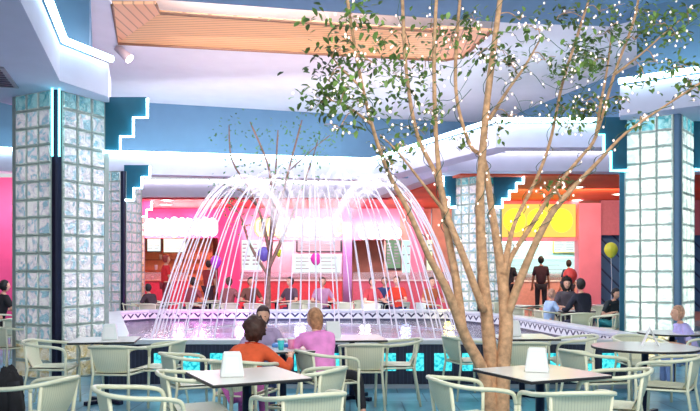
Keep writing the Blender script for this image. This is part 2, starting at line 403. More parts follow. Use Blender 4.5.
# ================================================================ GLASS BLOCK COLUMNS
BL = .254
def column(label, corner, ldir, tints, tubes, n_rows=16, light=9, posts=('metal','grout')):
    tints = tints+[MT['gbe']]
    c = thing('glass_block_column', label, 'column', (corner[0], corner[1], 0))
    l = Vector((ldir[0], ldir[1], 0)).normalized(); r = Vector((l.y, -l.x, 0))
    if r.y < 0: r = -r
    side = .1+3*BL
    C0 = Vector((0,0,0))
    faces = [(C0, l, -r), (C0, r, -l), (l*(side+.1), r, l), (r*(side+.1), l, r)]
    ztop = n_rows*BL
    for o_, d, nrm in faces:
        g = MB(); m = MB()
        for i in range(3):
            for j in range(n_rows):
                a = o_ + d*(.1+i*BL)+Vector((0,0,j*BL)); e = .008
                p = [a+d*e+Vector((0,0,e)), a+d*(BL-e)+Vector((0,0,e)), a+d*(BL-e)+Vector((0,0,BL-e)), a+d*e+Vector((0,0,BL-e))]
                q = [a+d*.026+Vector((0,0,.026))+nrm*.018, a+d*(BL-.026)+Vector((0,0,.026))+nrm*.018, a+d*(BL-.026)+Vector((0,0,BL-.026))+nrm*.018, a+d*.026+Vector((0,0,BL-.026))+nrm*.018]
                mi = 1 if j == n_rows-1 else (2 if j < 2 else 0)
                g.add(p+q, [(4,5,6,7)], mi); g.add(p+q, [(0,1,5,4), (1,2,6,5), (2,3,7,6), (3,0,4,7)], 3)
        for i in range(4):
            a = o_+d*(.1+i*BL); m.tube([a, a+Vector((0,0,ztop))], .012, 4)
        for j in range(n_rows+1):
            a = o_+d*.1+Vector((0,0,j*BL)); m.tube([a, a+d*3*BL], .012, 4)
        g.build('glass_blocks', tints, c); m.build('mortar_grid', MT['grout'], c)
    pm = MB()
    for k, cc in enumerate((C0, l*(side+.1), r*(side+.1), (l+r)*(side+.1))):
        sl = 1 if (k in (0, 2)) else -1; sr = 1 if (k in (0, 1)) else -1
        a = cc; poly = [a+l*sl*.1, a+l*sl*.02+r*sr*.0, a+r*sr*.02, a+r*sr*.1, a+(l*sl+r*sr)*.1]
        pm = MB().prism([(v.x, v.y) for v in poly], 0, ztop)
        pm.build('corner_post', MT[posts[0]] if not k else MT[posts[1]], c)
    mid = (l+r)*(side+.1)/2
    MB().tube([mid+Vector((0,0,.1)), mid+Vector((0,0,ztop-.1))], .05, 8).build('light_tube', E('fluorescent %g' % light, (1,.97,.9), light), c, smooth=True)
    if tubes:
        out = -(l+r).normalized()
        for s in (-.045, .045):
            t = (r-l).normalized()*s + out*.06
            MB().tube([t+Vector((0,0,ztop-.95)), t+Vector((0,0,ztop+.12))], .016, 8).build('neon_tube', MT['neoncy'], c, smooth=True)
    return c
column('tall glass block column at the left with two cyan neon tubes', (-4.08, 10.0), (-.876, .482), [MT['gb'], MT['gbt'], MT['gby']], True, light=7)
column('pale glass block column behind the tall left column', (-5.68, 18.1), (-.98, .2), [MT['gbp'], MT['gbt'], MT['gbp']], False, light=5)
column('smallest orange tinted glass block column at far left', (-7.6, 25.1), (-.98, .2), [MT['gby'], MT['gbp'], MT['gby']], False, light=3)
column('glass block column behind the large tree trunks', (3.37, 18.65), (-.67, .74), [MT['gb'], MT['gbt'], MT['gb']], False, light=14)
column('bright glass block column at the right with blue corner posts', (5.27, 11.5), (-.78, .625), [MT['gbw'], MT['gbt'], MT['gby']], False, light=24, posts=('blue','teal'))

def bracket(label, pts, Y, mat, r=.022, nm='neon', flip=False, th=.12):
    """pts: pixel outline of the stepped edge, from the top outer corner down to the column"""
    P3 = [W(x, y, Y) for x, y in pts]
    c = thing('stepped_bracket', label, 'bracket', (P3[0].x, Y, P3[0].z))
    o = P3[0]
    topz = P3[0].z; xin = P3[-1].x
    poly = [(p.x-o.x, p.z-o.z) for p in P3]+[(xin-o.x, 0)]
    MB().vprism(poly, 0, th).build('panel', mat, c)
    sg = 1 if P3[0].x > xin else -1
    MB().tube([Vector((p.x-o.x+sg*.03, -.03, p.z-o.z-.03)) for p in P3[:-1]]+[Vector((P3[-1].x-o.x, -.03, P3[-1].z-o.z-.03))], r, 6).build('neon_outline', MT[nm], c)
    return c
bracket('teal stepped bracket with white neon right of the tall left column', [(146,97),(146,116),(132,116),(132,135),(119,135),(119,150),(104,150)], 10.75, MT['teal'])
bracket('teal stepped bracket beside the second left column', [(149,165),(149,176),(141,176),(141,187),(133,187),(133,199),(124,199)], 18.2, MT['teal'], .03)
bracket('small maroon stepped bracket beside the farthest left column', [(151,201),(151,209),(146,209),(146,216),(140,216),(140,223),(134,223)], 25.2, P('maroon panel', (.22,.05,.12), .5), .035)
bracket('blue stepped bracket over the yellow sign behind the trunks', [(522,174),(522,182),(515,182),(515,190),(508,190),(508,198),(501,198),(501,206),(494,206)], 18.9, MT['teal'], .035)
bracket('narrow blue stepped bracket left of the column behind the trunks', [(444,174),(444,196),(450,196),(450,206),(456,206)], 19.1, MT['teal'], .03)
bracket('teal stepped bracket left of the bright right column', [(598,117),(598,133),(605,133),(605,150),(612,150),(612,169),(627,169)], 12.0, MT['teal'], .025, 'neoncy')
bracket('teal stepped bracket right of the bright right column at the edge', [(722,108),(722,128),(711,128),(711,147),(703,147),(703,168),(694,168)], 12.1, MT['teal'], .025, 'neoncy')

# ================================================================ FOUNTAIN
pool = [(-3.18,9.39), (3.6,9.39), (4.12,10.4), (3.5,14.8), (2.4,17.3), (-4.9,17.3), (-5.45,16.3), (-3.43,10.4)]
def off(poly, d):
    n = len(poly); res = []
    for i in range(n):
        a, b, c = Vector(poly[i-1]), Vector(poly[i]), Vector(poly[(i+1) % n])
        d1 = (b-a).normalized(); d2 = (c-b).normalized(); n1 = Vector((-d1.y, d1.x)); n2 = Vector((-d2.y, d2.x))
        bis = (n1+n2).normalized(); res.append(tuple(b+bis*(d/max(.3, bis.dot(n1)))))
    return res
ft = thing('fountain', 'large low walled fountain with a dome of arching water jets', 'fountain', (0,0,0))
def ringmesh(outer, inner, z0, z1, mi=0):
    b = MB(); n = len(outer)
    vs = [Vector((p[0], p[1], z)) for z in (z0, z1) for p in outer] + [Vector((p[0], p[1], z)) for z in (z0, z1) for p in inner]
    fs = []
    for i in range(n):
        j = (i+1) % n
        fs += [(i, j, n+j, n+i), (2*n+j, 2*n+i, 3*n+i, 3*n+j), (n+i, n+j, 3*n+j, 3*n+i), (j, i, 2*n+i, 2*n+j)]
    return b.add(vs, fs, mi)
navy_tile = brick_mat('navy mosaic tile', (.015,.02,.05), (.025,.03,.07), (.05,.06,.11), .05, .05, .004, .3, 0, .3)
inn = off(pool, .2)
ringmesh(pool, inn, 0, .57).build('basin_wall', navy_tile, ft)
ringmesh(off(pool, -.03), off(pool, .23), .57, .63).build('coping', P('pale grey stone', (.60,.63,.68), .35, var=.06, scale=4), ft, bevel=.01)
ringmesh(off(pool, -.04), off(pool, .0), 0, .05).build('base_trim', P('grey trim', (.35,.42,.5), .5), ft)
zz = MB(); n = len(inn); ii = off(inn, .012)
for i in range(n):
    j = (i+1) % n; a, b = ii[i], ii[j]; L = (Vector(b)-Vector(a)).length/.23
    zz.add([(a[0],a[1],.42), (b[0],b[1],.42), (b[0],b[1],.565), (a[0],a[1],.565)], [(1,0,3,2)], 0, [(0,0), (L,0), (L,1), (0,1)])
zz.build('zigzag_tile_band', zigzag_mat(), ft)
MB().prism(off(inn, .0), .0, .08).build('basin_floor', P('pale blue basin tile', (.45,.42,.70), .4), ft)
# water surface
wm, n_, l_ = newmat('rippling pool water'); n_.remove(n_['Principled BSDF'])
tc = n_.new('ShaderNodeTexCoord'); nz = n_.new('ShaderNodeTexNoise'); nz.inputs['Scale'].default_value = 7; nz.inputs['Detail'].default_value = 3; l_.new(tc.outputs['Object'], nz.inputs[0])
bp = n_.new('ShaderNodeBump'); bp.inputs['Strength'].default_value = .35; bp.inputs['Distance'].default_value = .05; l_.new(nz.outputs[0], bp.inputs['Height'])
gl = n_.new('ShaderNodeBsdfGlossy'); gl.inputs['Roughness'].default_value = .06; l_.new(bp.outputs[0], gl.inputs['Normal'])
tp = n_.new('ShaderNodeBsdfTransparent'); tp.inputs[0].default_value = (.85,.9,1,1)
fr = n_.new('ShaderNodeFresnel'); fr.inputs[0].default_value = 1.33; l_.new(bp.outputs[0], fr.inputs['Normal'])
df = n_.new('ShaderNodeBsdfDiffuse'); df.inputs[0].default_value = (.62,.56,.74,1)
mxa = n_.new('ShaderNodeMixShader'); mxa.inputs[0].default_value = .35; l_.new(tp.outputs[0], mxa.inputs[1]); l_.new(df.outputs[0], mxa.inputs[2])
mx = n_.new('ShaderNodeMixShader'); l_.new(fr.outputs[0], mx.inputs[0]); l_.new(mxa.outputs[0], mx.inputs[1]); l_.new(gl.outputs[0], mx.inputs[2])
l_.new(mx.outputs[0], n_['Material Output'].inputs[0])
wb = MB(); wp = off(inn, .001); wb.add([(p[0], p[1], .38) for p in wp], [tuple(range(len(wp)))]); wb.build('water_surface', wm, ft)
# lit glass squares in the front wall
m, n_, l_ = newmat('backlit turquoise glass'); n_.remove(n_['Principled BSDF'])
tc = n_.new('ShaderNodeTexCoord'); vz = n_.new('ShaderNodeTexNoise'); vz.inputs['Scale'].default_value = 22; l_.new(tc.outputs['Object'], vz.inputs[0])
rr = n_.new('ShaderNodeValToRGB'); rr.color_ramp.elements[0].position = .35; rr.color_ramp.elements[0].color = (.0,.32,.45,1); rr.color_ramp.elements[1].position = .65; rr.color_ramp.elements[1].color = (.12,.95,.95,1)
l_.new(vz.outputs[0], rr.inputs[0]); em = n_.new('ShaderNodeEmission'); em.inputs[1].default_value = 1.0; l_.new(rr.outputs[0], em.inputs[0]); l_.new(em.outputs[0], n_['Material Output'].inputs[0])
for k in range(18):
    x = (163+28*k-350)*9.39/FPX
    if x > 3.45: break
    MB().box(x-.115, x+.115, 9.365, 9.40, .225, .455).build('lit_glass_square', m, ft, bevel=.008)
# underwater lamps
for (px, py, colr, sc_) in ((200,331,(1,.1,.75),1.0), (178,330,(1,.25,.7),.6), (365,327,(1,.85,1),.8), (300,330,(.5,.5,1),.6), (450,328,(1,.8,.15),.9), (405,326,(.3,.45,1),.7), (240,328,(.9,.5,1),.6)):
    p = PL(px, py, .2)
    MB().lathe([(0,.36), (.10,.36), (.13,.33), (.13,.08), (0,.08)], 16, (p[0], p[1], 0)).build('underwater_lamp', E('lamp %s' % (colr,), colr, 6*sc_), ft, smooth=False)
    li = bpy.data.lights.new('underwater_light', 'POINT'); li.energy = 16*sc_; li.color = colr; li.shadow_soft_size = .12
    lo = bpy.data.objects.new('underwater_light', li); COL.objects.link(lo); lo.location = (p[0], p[1], .75); lo.parent = ft
FC = Vector((-.70, 13.1, 0)); JM = jet_mat()
MB().tube([FC+Vector((2.82*math.cos(a*math.pi/24), 2.82*math.sin(a*math.pi/24), .36)) for a in range(48)], .035, 8, closed=True).build('nozzle_ring', MT['chrome'], ft, smooth=True)
NJ = 54
ul = area('jet_fill', (FC.x, FC.y, .45), (FC.x, FC.y, 5), 3.2, 48, (1, .96, .98), 3.2); ul.parent = ft  # added fill under the dome so the jets read white, no lamp body
for k in range(NJ):
    a = 2*math.pi*(k+.3+random.uniform(-.18,.18))/NJ; d = Vector((math.cos(a), math.sin(a), 0))
    side = Vector((-d.y, d.x, 0)); ap = 2.80+random.uniform(-.12,.10); rr0 = 2.82; run = 1.50+random.uniform(-.1,.1)
    pts = []; rs = []; ph = random.uniform(0, 6)
    for i in range(33):
        u = 1.62*i/32
        w = max(0, u-.75)
        p = FC+d*(rr0-run*u)+Vector((0,0,.38+ap*(2*u-u*u)))
        p += Vector((noise.noise(p*2.5+Vector((ph,0,0))), noise.noise(p*2.5+Vector((0,ph,5))), 0))*.05*w
        pts.append(p)
        rs.append(.0115+.002*math.sin(i*1.9+ph)+.085*w**1.3)
    MB().tube(pts, rs, 8, uv=True, cap=False).build('water_jet', JM, ft, smooth=True)

# ================================================================ FURNITURE
def build_table(label, shape, size, loc, rz):
    t = thing('cafe_table', label, 'table', loc, rz, 'cafe tables in the seating area')
    h = size/2
    if shape == 'square':
        pl = [(-h,-h), (h,-h), (h,h), (-h,h)]
    elif shape == 'round':
        pl = [(h*math.cos(2*math.pi*i/32), h*math.sin(2*math.pi*i/32)) for i in range(32)]
    MB().prism(pl, .706, .728).build('tabletop', MT['black'], t, bevel=.006)
    k = .985
    MB().prism([(x*k, y*k) for x, y in pl], .7285, .732).build('laminate', P('pale laminate', (.80,.78,.74), .22, var=.03, scale=3), t)
    MB().lathe([(.035,.03), (.035,.68), (.1,.69), (.1,.706)], 16).build('pedestal', MT['metal'], t, smooth=True)
    b = MB()
    for a in range(4):
        M = Matrix.Rotation(a*math.pi/2+math.pi/4, 4, 'Z')
        b.box(0, .28, -.03, .03, 0, .045, 0, M)
    b.build('base', MT['metal'], t, bevel=.008)
    return t
def tloc(px, Y): return ((px-350)*Y/FPX, Y, 0)
build_table('square cafe table front left with napkin dispenser on it', 'square', .75, tloc(247,5.44), R(27))
build_table('square cafe table at front right with napkin dispenser', 'square', .75, tloc(540,5.6), R(24))
build_table('large round cafe table with the folded white tent card', 'round', 1.08, tloc(645,7.55), 0)
build_table('cafe table beside the tall left glass column', 'square', .72, tloc(106,8.35), R(10))
build_table('cafe table with pale tent card in front of fountain wall', 'square', .75, tloc(352,8.6), R(6))
build_table('small table between the orange shirt woman and pink shirt girl', 'square', .62, tloc(283,7.35), R(20))
build_table('cafe table directly behind the large tree trunks', 'square', .72, tloc(522,8.75), R(3))
build_table('round table at the right edge near the bright column', 'round', .85, tloc(672,9.35), 0)

def chair_proto():
    t = thing('cafe_armchair', 'x', 'chair', (0,0,0), 0, 'cream metal armchairs at the cafe tables')
    def catm(pts, n=5):
        pts = [Vector(p) for p in pts]; out = []
        for i in range(len(pts)-1):
            p0 = pts[max(0,i-1)]; p1 = pts[i]; p2 = pts[i+1]; p3 = pts[min(len(pts)-1,i+2)]
            for k in range(n):
                u = k/n
                out.append(.5*((2*p1)+(p2-p0)*u+(2*p0-5*p1+4*p2-p3)*u*u+(3*p1-p0-3*p2+p3)*u**3))
        return out+[pts[-1]]
    rail = [(-.265,.23,.58), (-.27,.20,.655), (-.275,.08,.685), (-.27,-.08,.70), (-.22,-.22,.72), (-.10,-.285,.735), (.10,-.285,.735), (.22,-.22,.72), (.27,-.08,.70), (.275,.08,.685), (.27,.20,.655), (.265,.23,.58)]
    MB().tube(catm(rail), .0165, 8).build('arm_rail', MT['cream'], t, smooth=True)
    for s in (-1, 1):
        MB().tube([(s*.265,.23,.59), (s*.26,.225,.44), (s*.25,.24,0)], .014, 8).build('leg', MT['cream'], t, smooth=True)
        MB().tube([(s*.20,-.235,.71), (s*.19,-.20,.44), (s*.22,-.27,0)], .014, 8).build('leg', MT['cream'], t, smooth=True)
    MB().tube([(-.26,.225,.43), (-.19,-.20,.43), (.19,-.20,.43), (.26,.225,.43)], .011, 6, closed=True).build('seat_frame', MT['cream'], t, smooth=True)
    woven = slat_mat('cream woven strips', (.70,.70,.52), (.52,.53,.40), 'X', 16)
    b = MB(); vs = []; fs = []; nx, nz = 10, 6
    for th in (0, .008):
        for j in range(nz+1):
            for i in range(nx+1):
                u = i/nx*2-1; v = j/nz
                w = .165+.03*v; x = u*w; y = -.195-.075*v-.02*math.sin(v*3)+.035*u*u*(1-.3*v)+th
                vs.append((x, y, .45+.27*v))
    N = (nx+1)*(nz+1)
    for j in range(nz):
        for i in range(nx):
            a = j*(nx+1)+i
            fs.append((a, a+1, a+nx+2, a+nx+1)); fs.append((N+a+1, N+a, N+a+nx+1, N+a+nx+2))
    b.add(vs, fs).build('backrest', woven, t, smooth=True)
    b = MB(); vs = []; fs = []
    for th in (0, -.012):
        for j in range(7):
            for i in range(9):
                u = i/8*2-1; v = j/6
                x = u*(.185+.05*v); y = -.20+.44*v; z = .455-.02*math.sin(v*math.pi)*(1-u*u)+th-(.025*max(0,(v-.85)/.15))
                vs.append((x, y, z))
    for j in range(6):
        for i in range(8):
            a = j*9+i; fs.append((a, a+1, a+10, a+9)); fs.append((63+a+1, 63+a, 63+a+9, 63+a+10))
    b.add(vs, fs).build('seat', woven, t, smooth=True)
    return t
CH = chair_proto(); first = [True]
def chair(label, px, Y, face, group=None, X=None):
    """face: compass heading the sitter looks to, 0 = away from the camera, 90 = right"""
    loc = ((px-350)*Y/FPX if X is None else X, Y, 0)
    if first[0]:
        first[0] = False; c = CH; c.location = loc; c.rotation_euler = (0, 0, R(-face)); c['label'] = label; return c
    return dup(CH, label, group, loc, R(-face))
g0 = 'cream metal armchairs at the cafe tables'
chair('cream armchair at the bottom left seen from its back, under no table', 140, 4.85, 62)
chair('cream armchair at left edge carrying the black coat', 32, 5.25, -75)
chair('cream armchair between the left glass column and its cafe table', 52, 8.15, 85)
chair('cream armchair backing the viewer at the left column table', 118, 7.75, 3)
chair('cream armchair right of the left column table', 158, 8.1, -80)
chair('cream armchair standing left of the orange shirt woman', 192, 6.9, 60)
chair('cream armchair holding the woman in the orange shirt', 243, 6.45, 12)
chair('cream armchair holding the girl in the pink shirt', 326, 7.15, 62)
chair('cream armchair tucked right of the front left table', 308, 5.85, -62)
chair('cream armchair nearest the viewer below the front left table', 300, 4.75, -25)
chair('cream armchair left of the front left table', 196, 5.6, 70)
chair('cream armchair seen side on before the fountain wall', 396, 8.3, -88)
chair('cream armchair backing the viewer beside black trousered legs', 364, 7.95, 0)
chair('cream armchair left of the front right table beside the trunks', 470, 5.25, 75)
chair('cream armchair nearest the viewer below the front right table', 568, 4.85, -4)
chair('cream armchair right of the front right table', 612, 5.75, -65)
chair('cream armchair in the right corner facing the round table', 668, 6.75, -55)
chair('cream armchair left of the large round table', 592, 7.15, 70)
chair('cream armchair against the fountain wall between trunks and round table', 572, 8.8, -85)
chair('cream armchair backing the viewer at the table behind the trunks', 524, 8.15, 4)
chair('cream armchair just left of the trunks by the fountain wall', 468, 8.7, 70)
chair('cream armchair holding the fair haired person at right edge', 700, 9.1, -80)
chair('cream armchair behind the large round table at right', 640, 8.55, 170)

# seating around the far side of the fountain
g1 = 'armchairs on the right behind the fountain'; g2 = 'armchairs on the left behind the fountain'; g3 = 'armchairs behind the middle of the fountain'
for i, (px, Y, f, lb) in enumerate([(578,13.9,0,'cream armchair holding the man in the dark jacket'), (606,13.6,-55,'cream armchair right of the dark jacketed man'), (622,14.8,-80,'cream armchair between right column and far seated group'),
        (549,14.8,80,'cream armchair holding the small child in light blue'), (566,15.9,175,'cream armchair holding the woman who faces the camera'), (604,16.2,180,'tall cream armchair behind the far right group'), (518,15.9,30,'cream armchair just right of the trunks beyond the fountain'), (536,17.2,-90,'cream armchair beyond the fountain under the standing dark figure'),
        (500,19.0,0,'cream armchair beyond the far glass column foot')]):
    chair(lb, px, Y, f, g1)
for i, (px, Y, f) in enumerate([(135,18.2,90), (172,18.6,-90), (150,19.4,180), (197,18.4,90), (228,18.3,-20), (150,17.95,0), (214,19.6,180)]):
    chair(['cream armchair nearest the second left column beyond the pool','cream armchair right of dark haired seated person beyond pool','cream armchair farthest behind the dark haired person at left','cream armchair beyond pool below the purple balloon','cream armchair left of the slim far tree','cream armchair just behind the pool rim at far left','cream armchair behind the purple balloon table'][i], px, Y, f, g2)
for i, (px, Y, f) in enumerate([(255,18.25,10), (292,18.6,-30), (318,18.3,20), (345,18.6,0), (372,18.2,0), (398,18.9,-40), (428,18.4,60), (306,19.7,180), (362,19.8,180)]):
    chair(['cream armchair right at the foot of the slim far tree','cream armchair right of the slim far tree','cream armchair under the magenta balloon','cream armchair between magenta balloon and red shirts','cream armchair holding the person in the dark red shirt','cream armchair holding the person in the bright red shirt','cream armchair seen between leaning trunk and fountain jets','cream armchair turned to us beyond the magenta balloon','cream armchair turned to us behind the red shirts'][i], px, Y, f, g3)
far_tables = [((572-350)*14.8/FPX, 14.8, 'cafe table of the seated group beyond the fountain at right'), ((600-350)*17.4/FPX, 17.4, 'cafe table left of the bright column far side'),
    ((163-350)*18.7/FPX, 18.7, 'far cafe table beside the dark haired person at left'), ((210-350)*18.9/FPX, 18.9, 'far cafe table below the purple balloon'), ((276-350)*19.4/FPX, 19.4, 'far cafe table behind the slim far tree'),
    ((330-350)*19.1/FPX, 19.1, 'far cafe table below the magenta balloon'), ((385-350)*19.5/FPX, 19.5, 'far cafe table between the two red shirted people'), ((520-350)*17.0/FPX, 17.0, 'far cafe table right of the trunks beyond the fountain')]
for x, y, lb in far_tables:
    t = build_table(lb, 'square', .7, (x, y, 0), R(random.uniform(0, 60)))

# napkin dispensers and cards
def dispenser(label, px, Y, rz, s=1.0, z=.7325):
    t = thing('napkin_dispenser', label, 'napkin dispenser', ((px-350)*Y/FPX, Y, z), rz, None, s)
    w0, w1, d0, d1, h = .085, .062, .055, .035, .17
    vs = [(-w0,-d0,0), (w0,-d0,0), (w0,d0,0), (-w0,d0,0), (-w1,-d1,h), (w1,-d1,h), (w1,d1,h), (-w1,d1,h)]
    MB().add(vs, [(3,2,1,0), (4,5,6,7), (0,1,5,4), (1,2,6,5), (2,3,7,6), (3,0,4,7)]).build('casing', MT['disp'], t, bevel=.01)
    tilt = (d0-d1)/h
    vs = [(-.05,-d0-.002+tilt*.03,.03), (.05,-d0-.002+tilt*.03,.03), (.042,-d0-.002+tilt*.14,.14), (-.042,-d0-.002+tilt*.14,.14)]
    vs2 = [(x, y+.004, z_) for x, y, z_ in vs]
    MB().add(vs+vs2, [(0,1,2,3), (7,6,5,4), (0,4,5,1), (1,5,6,2), (2,6,7,3), (3,7,4,0)]).build('napkins', MT['paper'], t)
    MB().box(-.055, .055, -.03, .03, h-.002, h+.004).build('top_plate', MT['disp'], t)
    return t
dispenser('white napkin dispenser on the front left table', 232, 5.35, R(12), 1.05)
dispenser('white napkin dispenser on the front right table', 537, 5.6, R(-18), 1.08)
dispenser('pale napkin dispenser on the table beside the left glass column', 110, 8.3, R(10), 1.05)
dispenser('pale napkin dispenser on the table behind the trunks', 513, 8.75, R(0), 1.1)
def tent(label, px, Y, rz, w, h, z=.7325, mat=None):
    t = MB()
    for s in (-1, 1):
        vs = [(-w/2, s*h*.45, 0), (w/2, s*h*.45, 0), (w/2, 0, h), (-w/2, 0, h)]
        vs2 = [(x, y*.93-s*.003, z_) for x, y, z_ in vs]
        t.add(vs+vs2, [(0,1,2,3), (7,6,5,4), (0,4,5,1), (1,5,6,2), (2,6,7,3), (3,7,4,0)])
    o = t.build('tent_card', mat or MT['paper'], loc=((px-350)*Y/FPX, Y, z)); o.rotation_euler = (0, 0, rz)
    return tag(o, label, 'tent card')
tent('white folded tent card standing on the large round table', 650, 7.6, R(78), .10, .19)
tent('pale tent card on the table before the fountain wall', 333, 8.6, R(15), .16, .19)
# cup, drink, box on the small table
def cup(label, px, Y, col, z=.7325, h=.1, dz=0):
    t = thing('drink_cup', label, 'cup', ((px-350)*Y/FPX, Y, z))
    MB().lathe([(0,0), (.026,0), (.036,h), (.033,h), (.024,.01)], 14).build('cup_body', P('cup %s' % (col,), col, .4), t, smooth=True)
    MB().lathe([(0,h+.012), (.03,h+.012), (.038,h+.004), (.038,h-.003)], 14).build('lid', MT['disp'], t, smooth=True)
    return t
cup('turquoise paper cup between the woman and girl', 281, 7.2, (.05,.6,.65))
cup('pink paper cup on the small table by the girl', 291, 7.3, (.8,.25,.45))
o = MB().box(-.12, .12, -.07, .07, 0, .04).build('food_tray', P('blue plastic tray', (.08,.25,.65), .4), loc=((284-350)*7.48/FPX, 7.48, .7325), bevel=.012); tag(o, 'blue food tray on the small table by the pink shirt girl', 'tray')

# black coat over the left armchair
cx, cy = (8-350)*5.2/FPX, 5.2
def coatfn(d, p):
    k = noise.noise(Vector((d.x*3, d.y*3, d.z*4)))*.05 + noise.noise(Vector((d.x*11, d.y*11, d.z*14)))*.018
    return p*(1+k*4)
ct = thing('draped_coat', 'black coat hanging over the armchair at the left edge', 'coat', (cx, cy, .30))
MB().blob((0,0,.22), (.115,.10,.30), 28, 24, fn=coatfn).build('coat_body', P('black cloth', (.008,.008,.012), .9, var=.3, scale=20, bump=.3), ct, smooth=True)
MB().tube([(.06,-.05,.42), (.10,-.08,.22), (.08,-.10,.02)], [.045,.05,.035], 10).build('sleeve', P('black cloth', (.008,.008,.012), .9), ct, smooth=True)

# ================================================================ PEOPLE
def skin_mesh(name, verts, edges, rad, mat, parent, sub=2, extra=None, root=0):
    me = bpy.data.meshes.new(name); me.from_pydata([tuple(v) for v in verts], edges, [])
    o = bpy.data.objects.new(name, me); COL.objects.link(o)
    o.modifiers.new('skin', 'SKIN'); me.skin_vertices or None
    sv = me.skin_vertices[0].data if len(me.skin_vertices) else None
    if sv is None:
        bm = bmesh.new(); bm.from_mesh(me); bm.verts.layers.skin.verify(); bm.to_mesh(me); bm.free(); sv = me.skin_vertices[0].data
    for i, r in enumerate(rad):
        sv[i].radius = r if isinstance(r, tuple) else (r, r); sv[i].use_root = (i == root)
    s = o.modifiers.new('sub', 'SUBSURF'); s.levels = sub; s.render_levels = sub
    dg = bpy.context.evaluated_depsgraph_get(); ev = o.evaluated_get(dg)
    m2 = bpy.data.meshes.new_from_object(ev); bpy.data.objects.remove(o)
    mb = MB(); mb.v = [v.co.copy() for v in m2.vertices]; mb.f = [list(p.vertices) for p in m2.polygons]; mb.mi = [0]*len(mb.f); mb.uv = [None]*len(mb.f)
    if extra: extra(mb)
    return mb.build(name, mat, parent, smooth=True)
def lerp(a, b, t): return a+(b-a)*t
def person(label, loc, face, shirt, trousers, hair, pose='sit', lean=.25, hands=None, head_turn=0, nod=0, hairlen=0, s=1.0, skin='skin', curly=False, long_sleeve=False, feet=None, knees=None, side_lean=0, group=None):
    """local frame: +Y is where the person faces"""
    t = thing('person', label, 'person', loc, R(-face), group, s)
    hipz = .56 if pose == 'sit' else .93
    hip = Vector((0, 0, hipz))
    up = Vector((side_lean, math.sin(lean), math.cos(lean))).normalized()
    belly = hip+up*.20; chest = hip+up*.40; neck = hip+up*.54; headb = neck+Vector((up.x*.4, up.y*.4, 1)).normalized()*.07
    hc = headb+Vector((up.x*.06, up.y*.05+.015, .105))
    sh = [chest+up*.08+Vector((sx*.165, 0, 0)) for sx in (-1, 1)]
    if pose == 'sit':
        kn = knees or [Vector((-.11,.42,.50)), Vector((.11,.42,.50))]
        fe = feet or [Vector((-.12,.40,.07)), Vector((.12,.44,.07))]
    else:
        kn = [Vector((-.10,.03,.50)), Vector((.10,.04,.50))]; fe = [Vector((-.11,-.02,.08)), Vector((.11,.02,.08))]
    if hands is None:
        hands = [Vector((-.20,.40,.78)), Vector((.18,.42,.78))] if pose == 'sit' else [Vector((-.24,.16,.85)), Vector((.24,.14,.84))]
    V = [hip, belly, chest, neck, headb]; E_ = [(0,1), (1,2), (2,3), (3,4)]; Rr = [(.135,.10), (.12,.09), (.14,.10), .055, .05]
    elbows = []
    def addv(p, r, par): V.append(Vector(p)); Rr.append(r); E_.append((par, len(V)-1)); return len(V)-1
    for k, sx in enumerate((-1, 1)):
        a = addv(sh[k], .055, 2); hd = Vector(hands[k]); mid = (sh[k]+hd)/2; L = (hd-sh[k]).length
        bend = math.sqrt(max(.0, .29**2-(L/2)**2)) if L < .58 else .02
        dirn = Vector((sx*.7, -.5, -.8)).normalized(); el = mid+dirn*bend; elbows.append(el)
        b = addv(el, .041, a); c = addv(lerp(el, hd, .9), .027, b); pl = addv(hd, (.036,.02), c)
        fd = (hd-el).normalized(); sd = fd.cross(Vector((0,0,1))).normalized() if abs(fd.z) < .95 else Vector((1,0,0))
        dn = Vector((0,0,-1)) if abs(fd.z) < .7 else Vector((0,1,0))
        for q, (o_, ln) in enumerate(((-.026,.065), (-.009,.075), (.009,.072), (.026,.055))):
            f1 = addv(hd+sd*o_+fd*.045, .0095, pl); f2 = addv(hd+sd*o_*1.15+fd*(.045+ln*.5)+dn*.008, .0088, f1); addv(hd+sd*o_*1.15+fd*(.045+ln*.85)+dn*.028, .0075, f2)
        th = addv(hd+sd*(-sx)*.035+fd*.01, .011, pl); addv(hd+sd*(-sx)*.055+fd*.045+dn*.01, .009, th)
    for k, sx in enumerate((-1, 1)):
        a = addv(hip+Vector((sx*.09,.02,-.03)), .085, 0); b = addv(kn[k], .058, a); c = addv(lerp(kn[k], fe[k], .45), .05, b); addv(fe[k], .034, c)
    turn = Matrix.Rotation(R(-head_turn), 3, 'Z') @ Matrix.Rotation(R(-nod), 3, 'X')
    def headmesh(mb):
        def hf(d, p):
            q = p.copy()
            if d.z < 0: q.x *= 1-.28*(-d.z); q.y *= 1-.10*(-d.z)
            if d.z < -.2 and d.y > 0: q.y += .012*(-d.z)
            g = math.exp(-((d.x/.16)**2+((d.z+.12)/.2)**2))
            if d.y > .5: q.y += .024*g                                   # nose
            for ex in (-.34, .34):
                g = math.exp(-(((d.x-ex)/.14)**2+((d.z-.08)/.10)**2))
                if d.y > .4: q.y -= .012*g                               # eye sockets
            g = math.exp(-((d.x/.28)**2+((d.z+.52)/.06)**2))
            if d.y > .3: q.y += .006*g
            for ex in (-1, 1):
                g = math.exp(-(((d.x-ex)/.25)**2+((d.z+.02)/.2)**2+((d.y)/.2)**2)); q.x += ex*.014*g
            return turn @ q
        mb.blob(hc, (.076,.095,.118), 24, 20, fn=hf)
    skin_mesh('body', V, E_, Rr, MT[skin], t, 2, headmesh)
    fm = MB()
    for ex in (-.03, .03):
        fm.blob(hc+turn @ Vector((ex,.083,.010)), (.012,.006,.006), 8, 6, mi=0)
    fm.build('eyes', P('dark eyes', (.03,.02,.02), .3), t, smooth=True)
